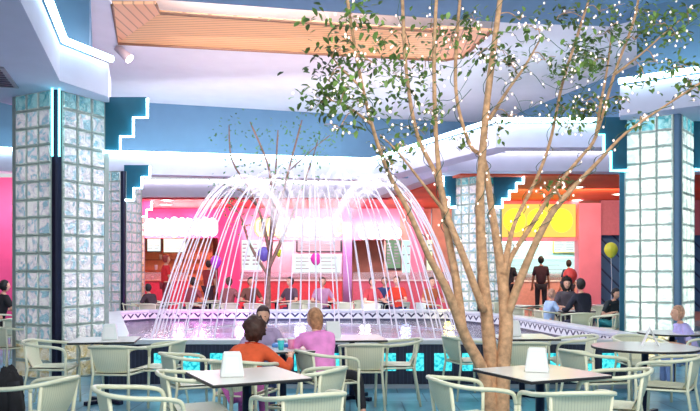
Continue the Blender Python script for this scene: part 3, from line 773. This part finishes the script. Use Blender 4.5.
    MB().blob(hc+turn @ Vector((0,.083,-.062)), (.022,.007,.007), 8, 6).build('mouth', P('lips', (.55,.16,.16), .4), t, smooth=True)
    # hair
    def hairf(d, p):
        k = 1+.05*noise.noise(Vector((d.x*4+loc[0], d.y*4, d.z*4)))
        if curly: k += .30*noise.noise(Vector((d.x*5, d.y*5+loc[1], d.z*5)))+.16*noise.noise(d*11)+.22
        q = p*k
        if d.y > .25 and d.z < .5: q = q*(1-.55*min(1, (d.y-.25)/.3)*min(1, (.5-d.z)/.25))
        if d.z < -.2: q.z -= hairlen*(-d.z-.2)*1.2
        return turn @ q
    MB().blob(hc+turn @ Vector((0,-.014,.016)), (.088,.102,.118) if not curly else (.098,.112,.122), 26, 20, fn=hairf).build('hair', P('hair %s' % (hair,), hair, .6, var=.35, scale=30, bump=.5), t, smooth=True)
    # shirt
    sv = [hip-up*.05, belly, chest, neck-up*.01, neck+up*.012]; se = [(0,1), (1,2), (2,3), (3,4)]; sr = [(.165,.13), (.15,.122), (.170,.135), .088, .075]
    for k, sx in enumerate((-1, 1)):
        sv.append(sh[k]); se.append((2, len(sv)-1)); sr.append(.076); a = len(sv)-1
        e = elbows[k] if long_sleeve else lerp(sh[k], elbows[k], .8)
        sv.append(e); se.append((a, len(sv)-1)); sr.append(.054)
        if long_sleeve: sv.append(lerp(elbows[k], Vector(hands[k]), .82)); se.append((len(sv)-2, len(sv)-1)); sr.append(.038)
    skin_mesh('shirt', sv, se, sr, P('cloth %s' % (shirt,), shirt, .85, var=.15, scale=9, bump=.4), t, 2)
    tv = [hip+up*.03, hip+Vector((-.09,.02,-.03)), hip+Vector((.09,.02,-.03))]; te = [(0,1), (0,2)]; tr_ = [(.15,.12), .098, .098]
    for k in (0, 1):
        tv.append(kn[k]); te.append((k+1, len(tv)-1)); tr_.append(.072)
        tv.append(lerp(kn[k], fe[k], .5)); te.append((len(tv)-2, len(tv)-1)); tr_.append(.062)
        tv.append(lerp(kn[k], fe[k], .88)); te.append((len(tv)-2, len(tv)-1)); tr_.append(.052)
    skin_mesh('trousers', tv, te, tr_, P('cloth %s' % (trousers,), trousers, .85, var=.15, scale=9, bump=.3), t, 2)
    for k in (0, 1):
        f = fe[k]
        def sf(d, p): q = p.copy(); q.z = max(q.z, -.03); return q
        MB().blob((f.x, f.y+.06, f.z-.035), (.045,.13,.05), 14, 10, fn=sf).build('shoe', P('dark shoe', (.02,.02,.03), .4), t, smooth=True)
    return t
BLK = (.012,.012,.02)
def at(px, Y, z=0): return ((px-350)*Y/FPX, Y, z)
person('woman in an orange shirt with curly brown hair, seen from behind', at(240,6.35), 12, (.72,.10,.03), (.35,.08,.30), (.055,.02,.015), lean=.78, curly=True, s=.86, nod=30, hands=[Vector((-.30,.62,.82)), Vector((.36,.60,.84))], long_sleeve=True)
person('dark haired man facing the woman in orange across the small table', at(264,7.95), 176, (.45,.35,.55), (.08,.10,.25), (.05,.02,.02), lean=.35, s=.84, nod=15, hands=[Vector((-.16,.45,.84)), Vector((.2,.45,.84))], hairlen=.05)
person('girl in a pink shirt and black trousers leaning on the small table', at(326,7.15), 4, (.85,.28,.66), BLK, (.42,.20,.10), lean=.45, side_lean=-.28, head_turn=-60, s=.86, nod=8, hairlen=.10, hands=[Vector((-.46,.42,.84)), Vector((-.20,.56,.84))],
       knees=[Vector((.34,.12,.56)), Vector((.36,.24,.52))], feet=[Vector((.44,-.02,.10)), Vector((.40,.20,.08))])
person('fair haired person in a lavender shirt at the right edge', at(694,9.15), -85, (.50,.45,.85), (.2,.3,.6), (.50,.28,.18), lean=.4, s=.8)
person('woman with dark curled hair facing us beyond the fountain', at(565,15.7), 178, (.10,.08,.10), BLK, (.015,.012,.012), lean=.15, hairlen=.06, curly=True)
person('man in dark jacket seated with his back to us beyond fountain', at(584,14.1), -25, (.012,.014,.03), (.03,.03,.06), (.015,.012,.012), lean=.15, long_sleeve=True, s=1.0)
person('small child in light blue seated beyond the fountain', at(548,14.85), 75, (.40,.55,.85), (.2,.3,.6), (.50,.28,.20), lean=.15, s=.84)
person('slumped person in black and teal right of the far group', at(604,15.0), 150, (.02,.03,.04), (.05,.35,.4), (.01,.01,.012), lean=.55, s=.9, nod=20)
person('standing man in dark clothes at the yellow signed counter', at(541,22.2,.15), 10, (.05,.02,.03), (.02,.02,.03), (.01,.01,.01), pose='stand', lean=.02, s=1.06, skin='skind')
person('standing man in a black suit at the left of the yellow signed counter', at(509,22.6,.15), 40, (.02,.02,.03), (.02,.02,.03), (.01,.01,.01), pose='stand', lean=.02, s=1.04)
person('standing person in dark blue by the pink pillar counter', at(569,23.0,.15), -10, (.03,.05,.12), (.02,.02,.04), (.02,.01,.01), pose='stand', lean=.02, s=1.0)
person('standing man in a bright red shirt at the left counter', at(165,22.5,.15), 60, (.75,.03,.04), (.30,.04,.06), (.35,.05,.04), pose='stand', lean=.05, s=1.08)
person('standing person in dark red left of the purple balloon', at(208,22.0,.15), 30, (.40,.04,.05), (.08,.03,.05), (.05,.02,.02), pose='stand', lean=.05, s=.98)
person('dark haired person seated low at the far left table', at(153,17.95), -60, (.05,.03,.04), (.25,.05,.08), (.01,.01,.012), lean=.3, s=.9)
person('person in a dark red shirt seated beyond the fountain', at(371,18.2), 150, (.50,.05,.06), (.08,.1,.3), (.03,.02,.02), lean=.1)
person('person in a bright red shirt seated beyond the fountain', at(398,18.7), -150, (.80,.05,.02), (.05,.05,.12), (.12,.06,.05), lean=.1, s=1.02)
person('person in dark clothes seated at the far tree foot', at(292,18.7), -140, (.12,.07,.10), (.05,.05,.12), (.03,.02,.02), lean=.1)
person('person in grey brown seated behind the left jets', at(228,18.4), 20, (.28,.10,.10), (.05,.05,.12), (.08,.04,.03), lean=.1)
person('person in maroon seated between red standing people and jets', at(190,19.0), 30, (.30,.05,.07), (.05,.04,.08), (.03,.015,.015), lean=.2)
person('person in brown seated left of the slim far tree', at(250,19.0), 160, (.20,.08,.06), (.05,.05,.12), (.03,.02,.02), lean=.15)
person('person in mauve seated under the magenta balloon', at(322,18.7), 170, (.50,.25,.40), (.05,.05,.12), (.06,.03,.02), lean=.15)
person('person in navy seated between the two red shirted people', at(384,19.9), 175, (.04,.06,.20), (.05,.05,.12), (.03,.02,.02), lean=.15)
person('person in rust seen between leaning trunk and jets', at(430,18.5), 160, (.45,.12,.05), (.05,.05,.12), (.03,.02,.02), lean=.15)
person('dark haired person in black seated at the far left edge', at(-2,14.2), 40, (.015,.015,.02), BLK, (.01,.01,.012), lean=.2, s=.98)
chair('cream armchair holding the dark person at the left edge', -2, 14.1, 40, 'armchairs beside the tall left column')
chair('cream armchair at left edge beyond the tall column', 6, 12.2, -60, 'armchairs beside the tall left column')
chair('cream armchair left of the tall column near its foot', 8, 10.4, 20, 'armchairs beside the tall left column')

# balloons
def balloon(label, px, py, Y, r, col, z0):
    c = W(px, py, Y); t = thing('balloon', label, 'balloon', (c.x, c.y, c.z))
    MB().blob((0,0,0), (r,r,r*1.18), 20, 16, fn=lambda d, p: Vector((p.x*(1-.18*max(0,-d.z)), p.y*(1-.18*max(0,-d.z)), p.z))).build('balloon_skin', P('latex %s' % (col,), col, .2, var=.02), t, smooth=True)
    MB().lathe([(0,-r*1.15), (.012,-r*1.2), (.022,-r*1.28), (0,-r*1.27)], 8).build('knot', P('latex %s' % (col,), col, .2), t)
    MB().tube([(0,0,-r*1.25), (.02,0,(z0-c.z)*.5), (0,0,z0-c.z)], .006, 5).build('string', MT['white'], t)
balloon('yellow balloon left of the bright right column', 611, 250, 16.2, .15, (.80,.72,.05), .74)
balloon('magenta balloon seen through the fountain jets', 316, 259, 18.9, .145, (.85,.05,.45), .74)
balloon('purple balloon behind the left fountain jets', 216, 262, 18.9, .15, (.55,.05,.60), .74)
balloon('blue violet balloon behind the slim far tree', 264, 254, 19.3, .17, (.20,.15,.62), .005)
balloon('red balloon beside the far woman with curled hair', 570, 276, 16.6, .16, (.80,.06,.05), .005)
balloon('small lime balloon right of the slim far tree', 279, 253, 19.6, .09, (.75,.80,.05), .74)

# ================================================================ SHOP CONTENTS
def cloud_sign(label, px0, px1, y0, y1, Y, mat, n, base=None):
    a = W(px0, y1, Y); b = W(px1, y0, Y); t = thing('neon_sign', label, 'sign', ((a.x+b.x)/2, Y, (a.z+b.z)/2))
    w = (b.x-a.x)/2; h = (b.z-a.z)/2
    step = 2*w/n; bb = MB()
    for i in range(n):
        rr_ = random.Random(i*7+n); hh = h*rr_.uniform(.82, 1.08); x = -w+step*(i+.5)
        bb.vprism([(x+step*.78*math.cos(q*math.pi/9), hh*math.sin(q*math.pi/9)) for q in range(18)], .03+.002*(i % 2), .12)
    bb.build('backing_board', base or MT['white'], t)
    for i in range(n):
        x = -w+step*(i+.5); k = i % 4; q = h*.78; ww = step*.34
        if k == 0: pts = [(x+ww, q*.7), (x, q), (x-ww, q*.5), (x-ww, -q*.5), (x, -q), (x+ww, -q*.7)]
        elif k == 1: pts = [(x-ww, -q), (x-ww*.6, q*.2), (x, q), (x+ww*.6, q*.2), (x+ww, -q)]
        elif k == 2: pts = [(x-ww, -q), (x-ww, q), (x+ww*.6, q*.8), (x+ww, q*.3), (x+ww*.4, 0), (x+ww, -q)]
        else: pts = [(x+ww, q*.8), (x-ww*.4, q), (x-ww, q*.4), (x+ww*.7, -q*.2), (x+ww, -q*.7), (x-ww, -q)]
        MB().tube([Vector((p[0], -.04, p[1])) for p in pts], min(.05, h*.16), 7).build('neon_stroke', mat, t, smooth=True)
    return t
cloud_sign('long glaring white neon sign over the left counter', 132, 216, 217, 237, 27.885, E('sign white', (1,.93,.95), 14), 11, E('white light box', (1,.88,.92), 1.9))
cloud_sign('orange yellow neon sign over the counter behind the fountain', 256, 342, 216, 238, 27.885, E('sign amber', (1,.72,.25), 3.5), 9, E('amber light box', (1,.62,.38), 1.0))
cloud_sign('white neon sign right of the amber sign', 360, 400, 226, 240, 27.885, E('sign pale', (1,.9,.85), 3), 5, E('cream light box', (1,.85,.80), 1.1))
# right counter sign: three glowing yellow ovals
a = W(500, 237, 24.8); b = W(576, 204, 24.8)
t = thing('oval_sign', 'yellow glowing oval sign over the right counter', 'sign', ((a.x+b.x)/2, 24.8, (a.z+b.z)/2)); w = (b.x-a.x)/2; h = (b.z-a.z)/2
MB().box(-w, w, 0, .1, -h, h).build('backing_board', E('amber panel', (1,.60,.12), .95), t, bevel=.03)
for i, x in enumerate((-.62, 0, .62)):
    MB().blob((x*w, 0, 0), (w*.29,.12,h*.72), 24, 14).build('light_oval', E('yellow oval', (1,.88,.04), 1.5), t, smooth=True)
vwall(241, 343, 236, 277, 28.11, P('rose panel', (.72,.40,.48), .5), 'wall_panel', .05)
vwall(384, 431, 236, 277, 28.11, P('peach panel', (.70,.45,.38), .5), 'wall_panel', .05)
vwall(484, 579, 232, 277, 26.5, P('pale aqua tile', (.35,.75,.70), .4), 'wall_panel', .05)
# menu boards
def board(label, px0, px1, y0, y1, Y, face, frame, seed=0, lines=4):
    a = W(px0, y1, Y); b = W(px1, y0, Y); t = thing('menu_board', label, 'menu board', ((a.x+b.x)/2, Y, (a.z+b.z)/2)); w = (b.x-a.x)/2; h = (b.z-a.z)/2
    MB().box(-w, w, 0, .08, -h, h).build('frame', frame, t, bevel=.01)
    MB().box(-w*.93, w*.93, -.01, 0, -h*.88, h*.88).build('lit_panel', face, t)
    rnd = random.Random(seed); m = MB()
    for j in range(lines):
        z = h*.7-2*h*.7*(j+.3)/lines
        for c in range(2):
            x0 = -w*.85+c*w*.95; m.box(x0, x0+w*rnd.uniform(.4,.75), -.014, -.01, z-h*.04, z+h*.04)
    m.build('menu_rows', P('grey print', (.25,.25,.3), .6), t)
    return t
wf = E('menu light white', (.80,.95,.90), .85); cf = E('menu light aqua', (.55,.95,.88), 1.0); yf = E('menu light cream', (1,.88,.62), 1.3)
board('aqua menu board far left under the white neon sign', 131, 145, 238, 252, 28.02, cf, MT['black'], 1)
board('white menu board second from left under the white neon sign', 147, 161, 238, 252, 28.02, wf, MT['black'], 2)
board('long cream menu board under the white neon sign', 163, 186, 238, 253, 28.02, yf, MT['black'], 3)
board('white menu board left of the slim far tree', 241, 262, 238, 272, 28.02, wf, MT['white'], 4, 6)
board('row of pink menu boards right of the far tree', 296, 342, 238, 252, 28.02, E('menu pink', (.9,.55,.65), .8), MT['black'], 5)
board('pale aqua menu board behind the magenta balloon', 292, 342, 254, 274, 28.02, wf, MT['white'], 6)
board('black and green chequered menu board right of the violet pillar', 386, 401, 238, 270, 28.02, E('menu green', (.35,.55,.35), .5), MT['black'], 7, 7)
board('plain aqua lit panel left of the pink pillar', 402, 411, 238, 275, 28.02, cf, MT['white'], 8, 3)
board('lime and white menu board seen behind leaning trunk', 426, 452, 238, 272, 28.02, E('menu lime', (.75,.95,.55), 1.1), MT['white'], 9)
board('pale menu board left part over the right counter', 500, 520, 243, 256, 26.41, wf, MT['white'], 10)
board('yellow framed menu board beside the pink pillar', 553, 577, 240, 253, 26.41, wf, P('yellow frame', (.75,.6,.05), .4), 11)
board('aqua lit menu wall behind the right counter', 498, 577, 257, 275, 26.41, cf, MT['white'], 12, 3)
struct(MB().box(-2, 2, 0, .1, 0, 1.2).build('wall_panel', E('kitchen light', (.85,1,.95), .8), loc=(W(538,273,27.8).x, 27.8, 2.2)))
# counters
def counter(label, px0, px1, Y, col, top, h=1.1, z0=.15):
    x0 = (px0-350)*Y/FPX; x1 = (px1-350)*Y/FPX; t = thing('food_counter', label, 'counter', ((x0+x1)/2, Y, z0)); w = (x1-x0)/2
    MB().box(-w, w, 0, .6, 0, h-.05).build('counter_body', P('counter %s' % (col,), col, .4, var=.1), t)
    MB().box(-w-.03, w+.03, -.05, .65, h-.05, h).build('counter_top', P('top %s' % (top,), top, .3), t, bevel=.01)
    MB().box(-w, w, .1, .13, h, h+.28).build('sneeze_guard', P('clear guard', (.8,.85,.9), .1, trans=.8), t)
    return t
counter('red food counter under the white neon sign', 128, 186, 26.6, (.65,.05,.10), (.75,.35,.25))
counter('long red counter behind the fountain jets', 240, 342, 26.6, (.70,.06,.08), (.85,.75,.7))
counter('purple pink counter behind leaning trunk', 353, 470, 26.6, (.60,.12,.20), (.8,.75,.8))
counter('white topped counter under the yellow oval sign', 500, 577, 24.2, (.70,.40,.35), (.85,.9,.9))
# shelves behind the left counter
sh = thing('back_shelf', 'orange lit shelving behind the red left counter', 'shelf', (W(157,273,29).x, 29, .15))
MB().box(-2.2, 2.2, .25, .3, 0, 3.0).build('shelf_back', P('orange panel', (.80,.35,.15), .5, emis=None), sh)
for k in range(5): MB().box(-2.2, 2.2, 0, .25, .6+k*.42, .64+k*.42).build('shelf_board', P('wood shelf', (.55,.22,.10), .5), sh)
li = area('counter_downlight', (-7.3, 27.8, 3.0), (-7.3, 29.2, 1.2), 2.5, 60, (1,.7,.4), .4)
area('kitchen_downlight', (-1, 27.4, 3.2), (-1, 30.5, 1.5), 6, 80, (1,.85,.85), .5)
cups = []
for k in range(14):
    cx_ = -7.0-1.2+k*.19+random.uniform(-.02,.02); row = k % 4
    o = MB().lathe([(0,0), (.05,0), (.07,.2), (0,.2)], 10).build('storage_jar', P('jar %d' % (k % 3), ((.8,.7,.5),(.7,.2,.1),(.85,.8,.75))[k % 3], .4), loc=(cx_, 29.1, .79+.42*row+.0), smooth=True)
    tag(o, 'small jar on the orange lit shelving behind the left counter', 'jar', 'jars on the shelving behind the left counter')
# recessed downlights
def downlight(label, px, py):
    p = PL(px, py, Z0-.03)
    t = thing('recessed_light', label, 'ceiling light', (p[0], p[1], Z0-.035))
    MB().lathe([(.16,.0), (.2,-.015), (.24,.0), (.16,0)], 20).build('rim', MT['white'], t)
    MB().lathe([(0,-.006), (.16,-.006), (.16,.0), (0,0)], 20).build('lens', E('downlight', (1,.85,.7), 9), t)
downlight('recessed light in red ceiling over the left counter, nearer one', 167, 200)
downlight('recessed light in red ceiling over the left counter, farther one', 166, 204.5)
downlight('recessed light in orange ceiling above the oval sign, nearer', 577, 187)
downlight('recessed light in orange ceiling above the pink pillar', 619, 194)
downlight('recessed light in orange ceiling above the oval sign, farther', 577, 200)
# vent and spotlight
vt = thing('ceiling_vent', 'grey slatted vent grille in the left soffit', 'vent', (-4.75, 9.3, Z0-.001), R(15))
MB().box(-.35, .35, -.5, .5, -.02, 0).build('frame', P('grey metal', (.35,.33,.38), .5), vt)
for k in range(8): MB().box(-.30, .30, -.44+k*.115, -.40+k*.115, -.035, -.02).build('slat', P('dark slat', (.10,.10,.14), .5), vt)
p = W(124, 54, 14.3)
sp = thing('spotlight', 'white cylindrical spotlight below the off white ceiling at left', 'spotlight', (p.x, p.y, p.z))
MB().tube([(-.14,0,.13), (.0,0,.0), (.10,0,-.09)], [.075,.085,.10], 14).build('housing', P('pinkish metal', (.75,.52,.52), .4), sp, smooth=True)
MB().tube([(.10,0,-.09), (.12,0,-.11)], .09, 14).build('lens', E('spot lens', (1,1,1), 6), sp)
MB().tube([(-.08,0,.08), (-.08,0,ZC-p.z)], .02, 6).build('stem', MT['chrome'], sp)

# ================================================================ TREES
def smooth_path(pts, n=5):
    pts = [Vector(p) for p in pts]; out = []
    for i in range(len(pts)-1):
        p0 = pts[max(0,i-1)]; p1 = pts[i]; p2 = pts[i+1]; p3 = pts[min(len(pts)-1,i+2)]
        for k in range(n):
            u = k/n; out.append(.5*((2*p1)+(p2-p0)*u+(2*p0-5*p1+4*p2-p3)*u*u+(3*p1-p0-3*p2+p3)*u**3))
    return out+[pts[-1]]
YT = 6.75
stems = [ # pixel x, y, distance, radius in px
 [(494,425,6.75,9), (484,375,6.72,6.5), (466,338,6.65,6.2), (447,290,6.5,4.8), (428,255,6.4,3.4), (408,210,6.3,2.9), (388,172,6.2,2.6), (372,125,6.1,2.3), (358,65,6.0,2.0), (346,-10,5.9,2.2), (343,-40,5.9,1.5)],
 [(464,338,6.65,5), (456,280,6.7,4.8), (446,225,6.75,3.8), (438,180,6.8,3.2), (417,134,6.9,2.6), (406,68,7.0,2.2), (402,-10,7.1,2.2)],
 [(484,312,6.7,4.6), (464,258,6.6,4.0), (446,210,6.7,3.4), (437,150,6.8,2.9), (434,60,6.85,2.3), (437,-10,6.9,2)],
 [(497,425,6.8,11), (492,370,6.8,8), (487,320,6.8,7.2), (482,260,6.8,5.8), (480,195,6.8,4.9), (484,135,6.8,4.6), (489,85,6.8,4.1), (500,0,6.8,3.2), (504,-30,6.8,2.6)],
 [(500,425,6.75,9.5), (503,370,6.75,7.6), (506,320,6.8,8), (500,262,6.9,5.2), (491,205,6.95,3.8), (484,160,6.9,3.0), (470,145,6.9,2.3), (457,100,7.0,2.1), (456,50,7.0,2.2), (461,-10,7.1,1.6)],
 [(506,318,6.8,5.2), (524,270,6.7,4.4), (543,228,6.6,3.8), (562,200,6.5,3.2), (596,164,6.4,2.3), (626,133,6.3,1.7), (665,106,6.2,1.3), (705,80,6.1,1.5)],
 [(504,300,6.85,5), (509,262,7.0,2.9), (530,228,7.1,2.6), (554,190,7.2,2.3), (580,158,7.3,2.0), (596,136,7.3,1.9), (614,75,7.5,1.7), (634,20,7.6,1.6), (640,-15,7.6,1.2)],
 [(503,275,6.85,4.5), (514,225,7.1,2.4), (535,182,7.3,2.1), (550,142,7.4,1.9), (562,85,7.5,1.7), (576,40,7.5,1.8), (592,-10,7.6,1.2)],
 [(489,120,6.8,2.8), (508,90,6.6,1.8), (525,66,6.5,1.4), (541,38,6.4,.9)],
 [(596,136,7.3,2), (600,108,7.2,1.6), (607,70,7.1,1.3), (612,30,7.0,.9)],
 [(447,215,6.7,2.2), (420,180,6.5,1.6), (396,150,6.4,1.2), (380,135,6.4,.8)],
 [(372,125,6.1,1.8), (350,108,6.0,1.3), (330,100,5.9,.8)],
 [(364,90,6.0,1.8), (345,72,5.9,1.2), (330,55,5.9,.8)],
 [(562,200,6.5,1.8), (556,188,6.4,1.1), (560,182,6.4,.8)],
 [(614,75,7.5,1.6), (640,55,7.4,1.2), (668,30,7.3,.9), (690,12,7.2,.7)],
]
rnd = random.Random(3)
tree = thing('multi_trunk_tree', 'large multi trunked tree strung with fairy lights at centre right', 'tree', (W(497,400,YT).x, YT, 0))
TO = tree.location
tb = MB(); paths = []
for st in stems:
    pts = [W(x, y, Y)-TO for x, y, Y, r in st]; rad = [r*Y/FPX*(.82 if y < 190 else .92) for x, y, Y, r in st]
    if st[0][1] > 420: pts[0].z = -0.01; rad[0] *= 1.15
    sp_ = smooth_path(pts, 5); rs = []
    for i in range(len(rad)-1):
        for k in range(5): rs.append(lerp(rad[i], rad[i+1], k/5)*(1+.07*noise.noise(sp_[i*5+k]*6)))
    rs.append(rad[-1]); tb.tube(sp_, rs, 10); paths.append(sp_)
clusters = [ # px, py, spread x, spread y, leaves
 (350,18,26,12,55), (338,52,18,10,45), (330,78,18,10,45), (345,92,22,9,55), (322,103,16,9,60), (372,62,20,12,45), (385,40,18,12,35), (398,78,20,12,40), (366,105,16,9,30), (415,95,14,9,26),
 (430,28,20,12,35), (425,62,16,10,28), (452,42,14,10,26), (474,20,14,10,28), (478,55,12,9,26), (500,50,10,8,22), (508,66,9,7,16), (340,128,16,4,14), (385,150,10,7,16), (392,165,7,6,12), (402,146,10,7,14), (415,128,14,8,14),
 (460,138,9,8,12), (428,112,12,6,14), (500,128,10,8,8), (580,50,15,11,70), (592,63,14,9,55), (566,70,12,8,38), (604,34,18,10,40), (600,12,26,10,50), (560,15,20,8,24), (635,40,18,9,32), (640,14,18,9,40), (662,24,16,9,36), (688,14,16,9,40), (676,36,12,8,22),
 (655,62,16,7,24), (680,66,14,7,20), (690,86,10,8,24), (647,82,12,6,14), (588,100,10,7,26), (566,110,15,8,46), (582,112,12,7,36), (600,108,12,7,26), (622,100,10,6,14), (570,128,10,5,12), (560,184,8,5,14), (548,190,8,5,10), (536,30,12,8,12), (520,20,10,8,14),
 (640,120,8,5,8), (545,60,14,6,10), (510,118,8,4,6)]
fo = MB()
allpts = [p for pth in paths for p in pth]
bulb_pts = []
for (cx_, cy_, sx, sy, nl) in clusters:
    ray = Vector(((cx_-350)/FPX, 1, (HZ-cy_)/FPX))
    # nearest branch point decides the depth
    best = min(allpts, key=lambda q: ((q+TO).x/(q+TO).y-ray.x)**2+(((q+TO).z-H)/(q+TO).y-ray.z)**2)
    Yc = (best+TO).y+rnd.uniform(-.25,.25)
    c = Vector((ray.x*Yc, Yc, H+ray.z*Yc))-TO
    tb.tube(smooth_path([best, lerp(best, c, .5)+Vector((0,0,.04)), c], 4), [.005]*9, 5)
    for b_ in range(3):
        e = c+Vector((rnd.uniform(-1,1)*sx, rnd.uniform(-1,1)*(sx+sy)*.5, rnd.uniform(-1,1)*sy))*Yc/FPX
        tb.tube([c, lerp(c, e, .5)+Vector((0,0,.02)), e], .003, 4)
    for k in range(int(nl*1.7)):
        p = c+Vector((rnd.gauss(0,.8)*sx, rnd.gauss(0,.8)*(sx+sy)*.5, rnd.gauss(0,.85)*sy))*Yc/FPX
        L = rnd.uniform(.05,.085); d = Vector((rnd.uniform(-1,1), rnd.uniform(-1,1), rnd.uniform(-.9,.25))).normalized()
        s_ = d.cross(Vector((rnd.uniform(-.4,.4), rnd.uniform(-.4,.4), 1))).normalized()*L*.27; u_ = s_.cross(d).normalized()*L*.08
        fo.add([p, p+d*L*.35+s_+u_, p+d*L*.35-s_+u_, p+d*L*.75+s_*.75+u_*.5, p+d*L*.75-s_*.75+u_*.5, p+d*L-u_, p+d*L*.4, p+d*L*.75],
               [(0,1,6), (0,6,2), (1,3,7,6), (6,7,4,2), (3,5,7), (7,5,4)])
    for k in range(7):
        bulb_pts.append(c+Vector((rnd.gauss(0,.8)*sx, rnd.uniform(-.5,.5)*(sx+sy)*.5, rnd.gauss(0,.9)*sy))*Yc/FPX)
fo.build('foliage', MT['leaf'], tree, smooth=True)
tb.build('trunk', MT['bark'], tree, smooth=True)
fl = thing('fairy_lights', 'string of warm fairy lights wound through the large tree', 'fairy lights', tuple(TO))
wr = MB()
for pi, pth in enumerate(paths[:9]):
    hi = [q for q in pth if (q.z+TO.z) > 1.75]
    if len(hi) < 4: continue
    helix = []
    for i, q in enumerate(hi):
        helix.append(q+Vector((math.cos(i*1.7), math.sin(i*1.7), 0))*.055)
        if i % 2 == 0: bulb_pts.append(helix[-1]+Vector((rnd.uniform(-.03,.03), -.02, rnd.uniform(-.04,.04))))
    wr.tube(smooth_path(helix, 3), .0035, 4)
# loops of wire hanging between branches in the crown
for (x0,y0,x1,y1,Y) in ((340,62,500,40,6.3), (348,110,470,95,6.4), (500,60,620,70,6.8), (490,30,700,20,6.9), (375,130,480,60,6.5), (495,75,560,105,6.7), (520,100,600,66,6.9)):
    a, b = W(x0,y0,Y)-TO, W(x1,y1,Y)-TO; ps = []
    for k in range(13):
        u = k/12; q = lerp(a, b, u)+Vector((.06*math.sin(k*2.1), .05*math.cos(k*1.3), -.35*math.sin(u*math.pi)*.6+.05*math.sin(k*2.7))); ps.append(q)
        if k % 2: bulb_pts.append(q+Vector((0,0,-.015)))
    wr.tube(smooth_path(ps, 3), .003, 4)
wr.build('wire', MT['wire'], fl)
rnd.shuffle(bulb_pts)
def bulb_mesh(b, c): b.blob(c, (.0095,.0095,.0125), 8, 6)
bm_ = MB(); bulb_mesh(bm_, (0,0,0)); b0 = bm_.build('bulb', MT['bulb'], fl, smooth=True, loc=bulb_pts[0])
for q in bulb_pts[1:100]:
    c = b0.copy(); COL.objects.link(c); c.parent = fl; c.location = q
rb = MB()
for q in bulb_pts[100:]: bulb_mesh(rb, q)
o = rb.build('bulbs', MT['bulb'], fl, smooth=True); o['kind'] = 'stuff'

# slim tree beyond the fountain
YB = 18.05
t2 = thing('slim_tree', 'slim thin branched tree standing beyond the fountain', 'tree', (W(268,300,YB).x, YB, 0)); T2 = t2.location
b2 = MB(); f2 = MB(); p2 = []
for st in ([(268,0,4), (268,280,3.2), (271,240,2.6), (272,200,1.8), (268,165,1.2), (250,122,.6)], [(269,250,2.4), (262,220,1.6), (250,190,1.2), (232,160,.9), (229,125,.5)], [(270,245,2.2), (280,205,1.6), (290,165,1.2), (302,120,.6)],
           [(268,270,2.4), (286,230,1.6), (300,195,1.1), (312,160,.7), (318,140,.5)], [(271,225,1.6), (275,180,1.1), (278,130,.6)], [(256,205,1.1), (240,190,.8), (218,184,.5)], [(268,275,2), (250,245,1.4), (240,215,.9), (225,200,.5)], [(290,170,.9), (312,150,.6), (330,135,.4)]):
    pts = []
    for x, y, r in st:
        yy = rnd.uniform(-.3,.3) if y else 0
        q = W(x, y if y else 300, YB+yy)-T2
        if not y: q = Vector((0,0,0))
        pts.append(q)
    sp_ = smooth_path(pts, 4); rr_ = [st[min(len(st)-1, i//4)][2]*YB/FPX*.8 for i in range(len(sp_))]
    b2.tube(sp_, rr_, 7)
    for q in sp_[len(sp_)//2:]:
        for k in range(9):
            p = q+Vector((rnd.gauss(0,.22), rnd.gauss(0,.22), rnd.gauss(0,.14))); L = rnd.uniform(.07,.12)
            d = Vector((rnd.uniform(-1,1), rnd.uniform(-1,1), rnd.uniform(-1,.5))).normalized(); s_ = d.orthogonal().normalized()*L*.3
            f2.add([p, p+d*L*.5+s_, p+d*L, p+d*L*.5-s_], [(0,1,2,3)])
b2.build('trunk', MT['bark2'], t2, smooth=True); f2.build('foliage', MT['leaf2'], t2)
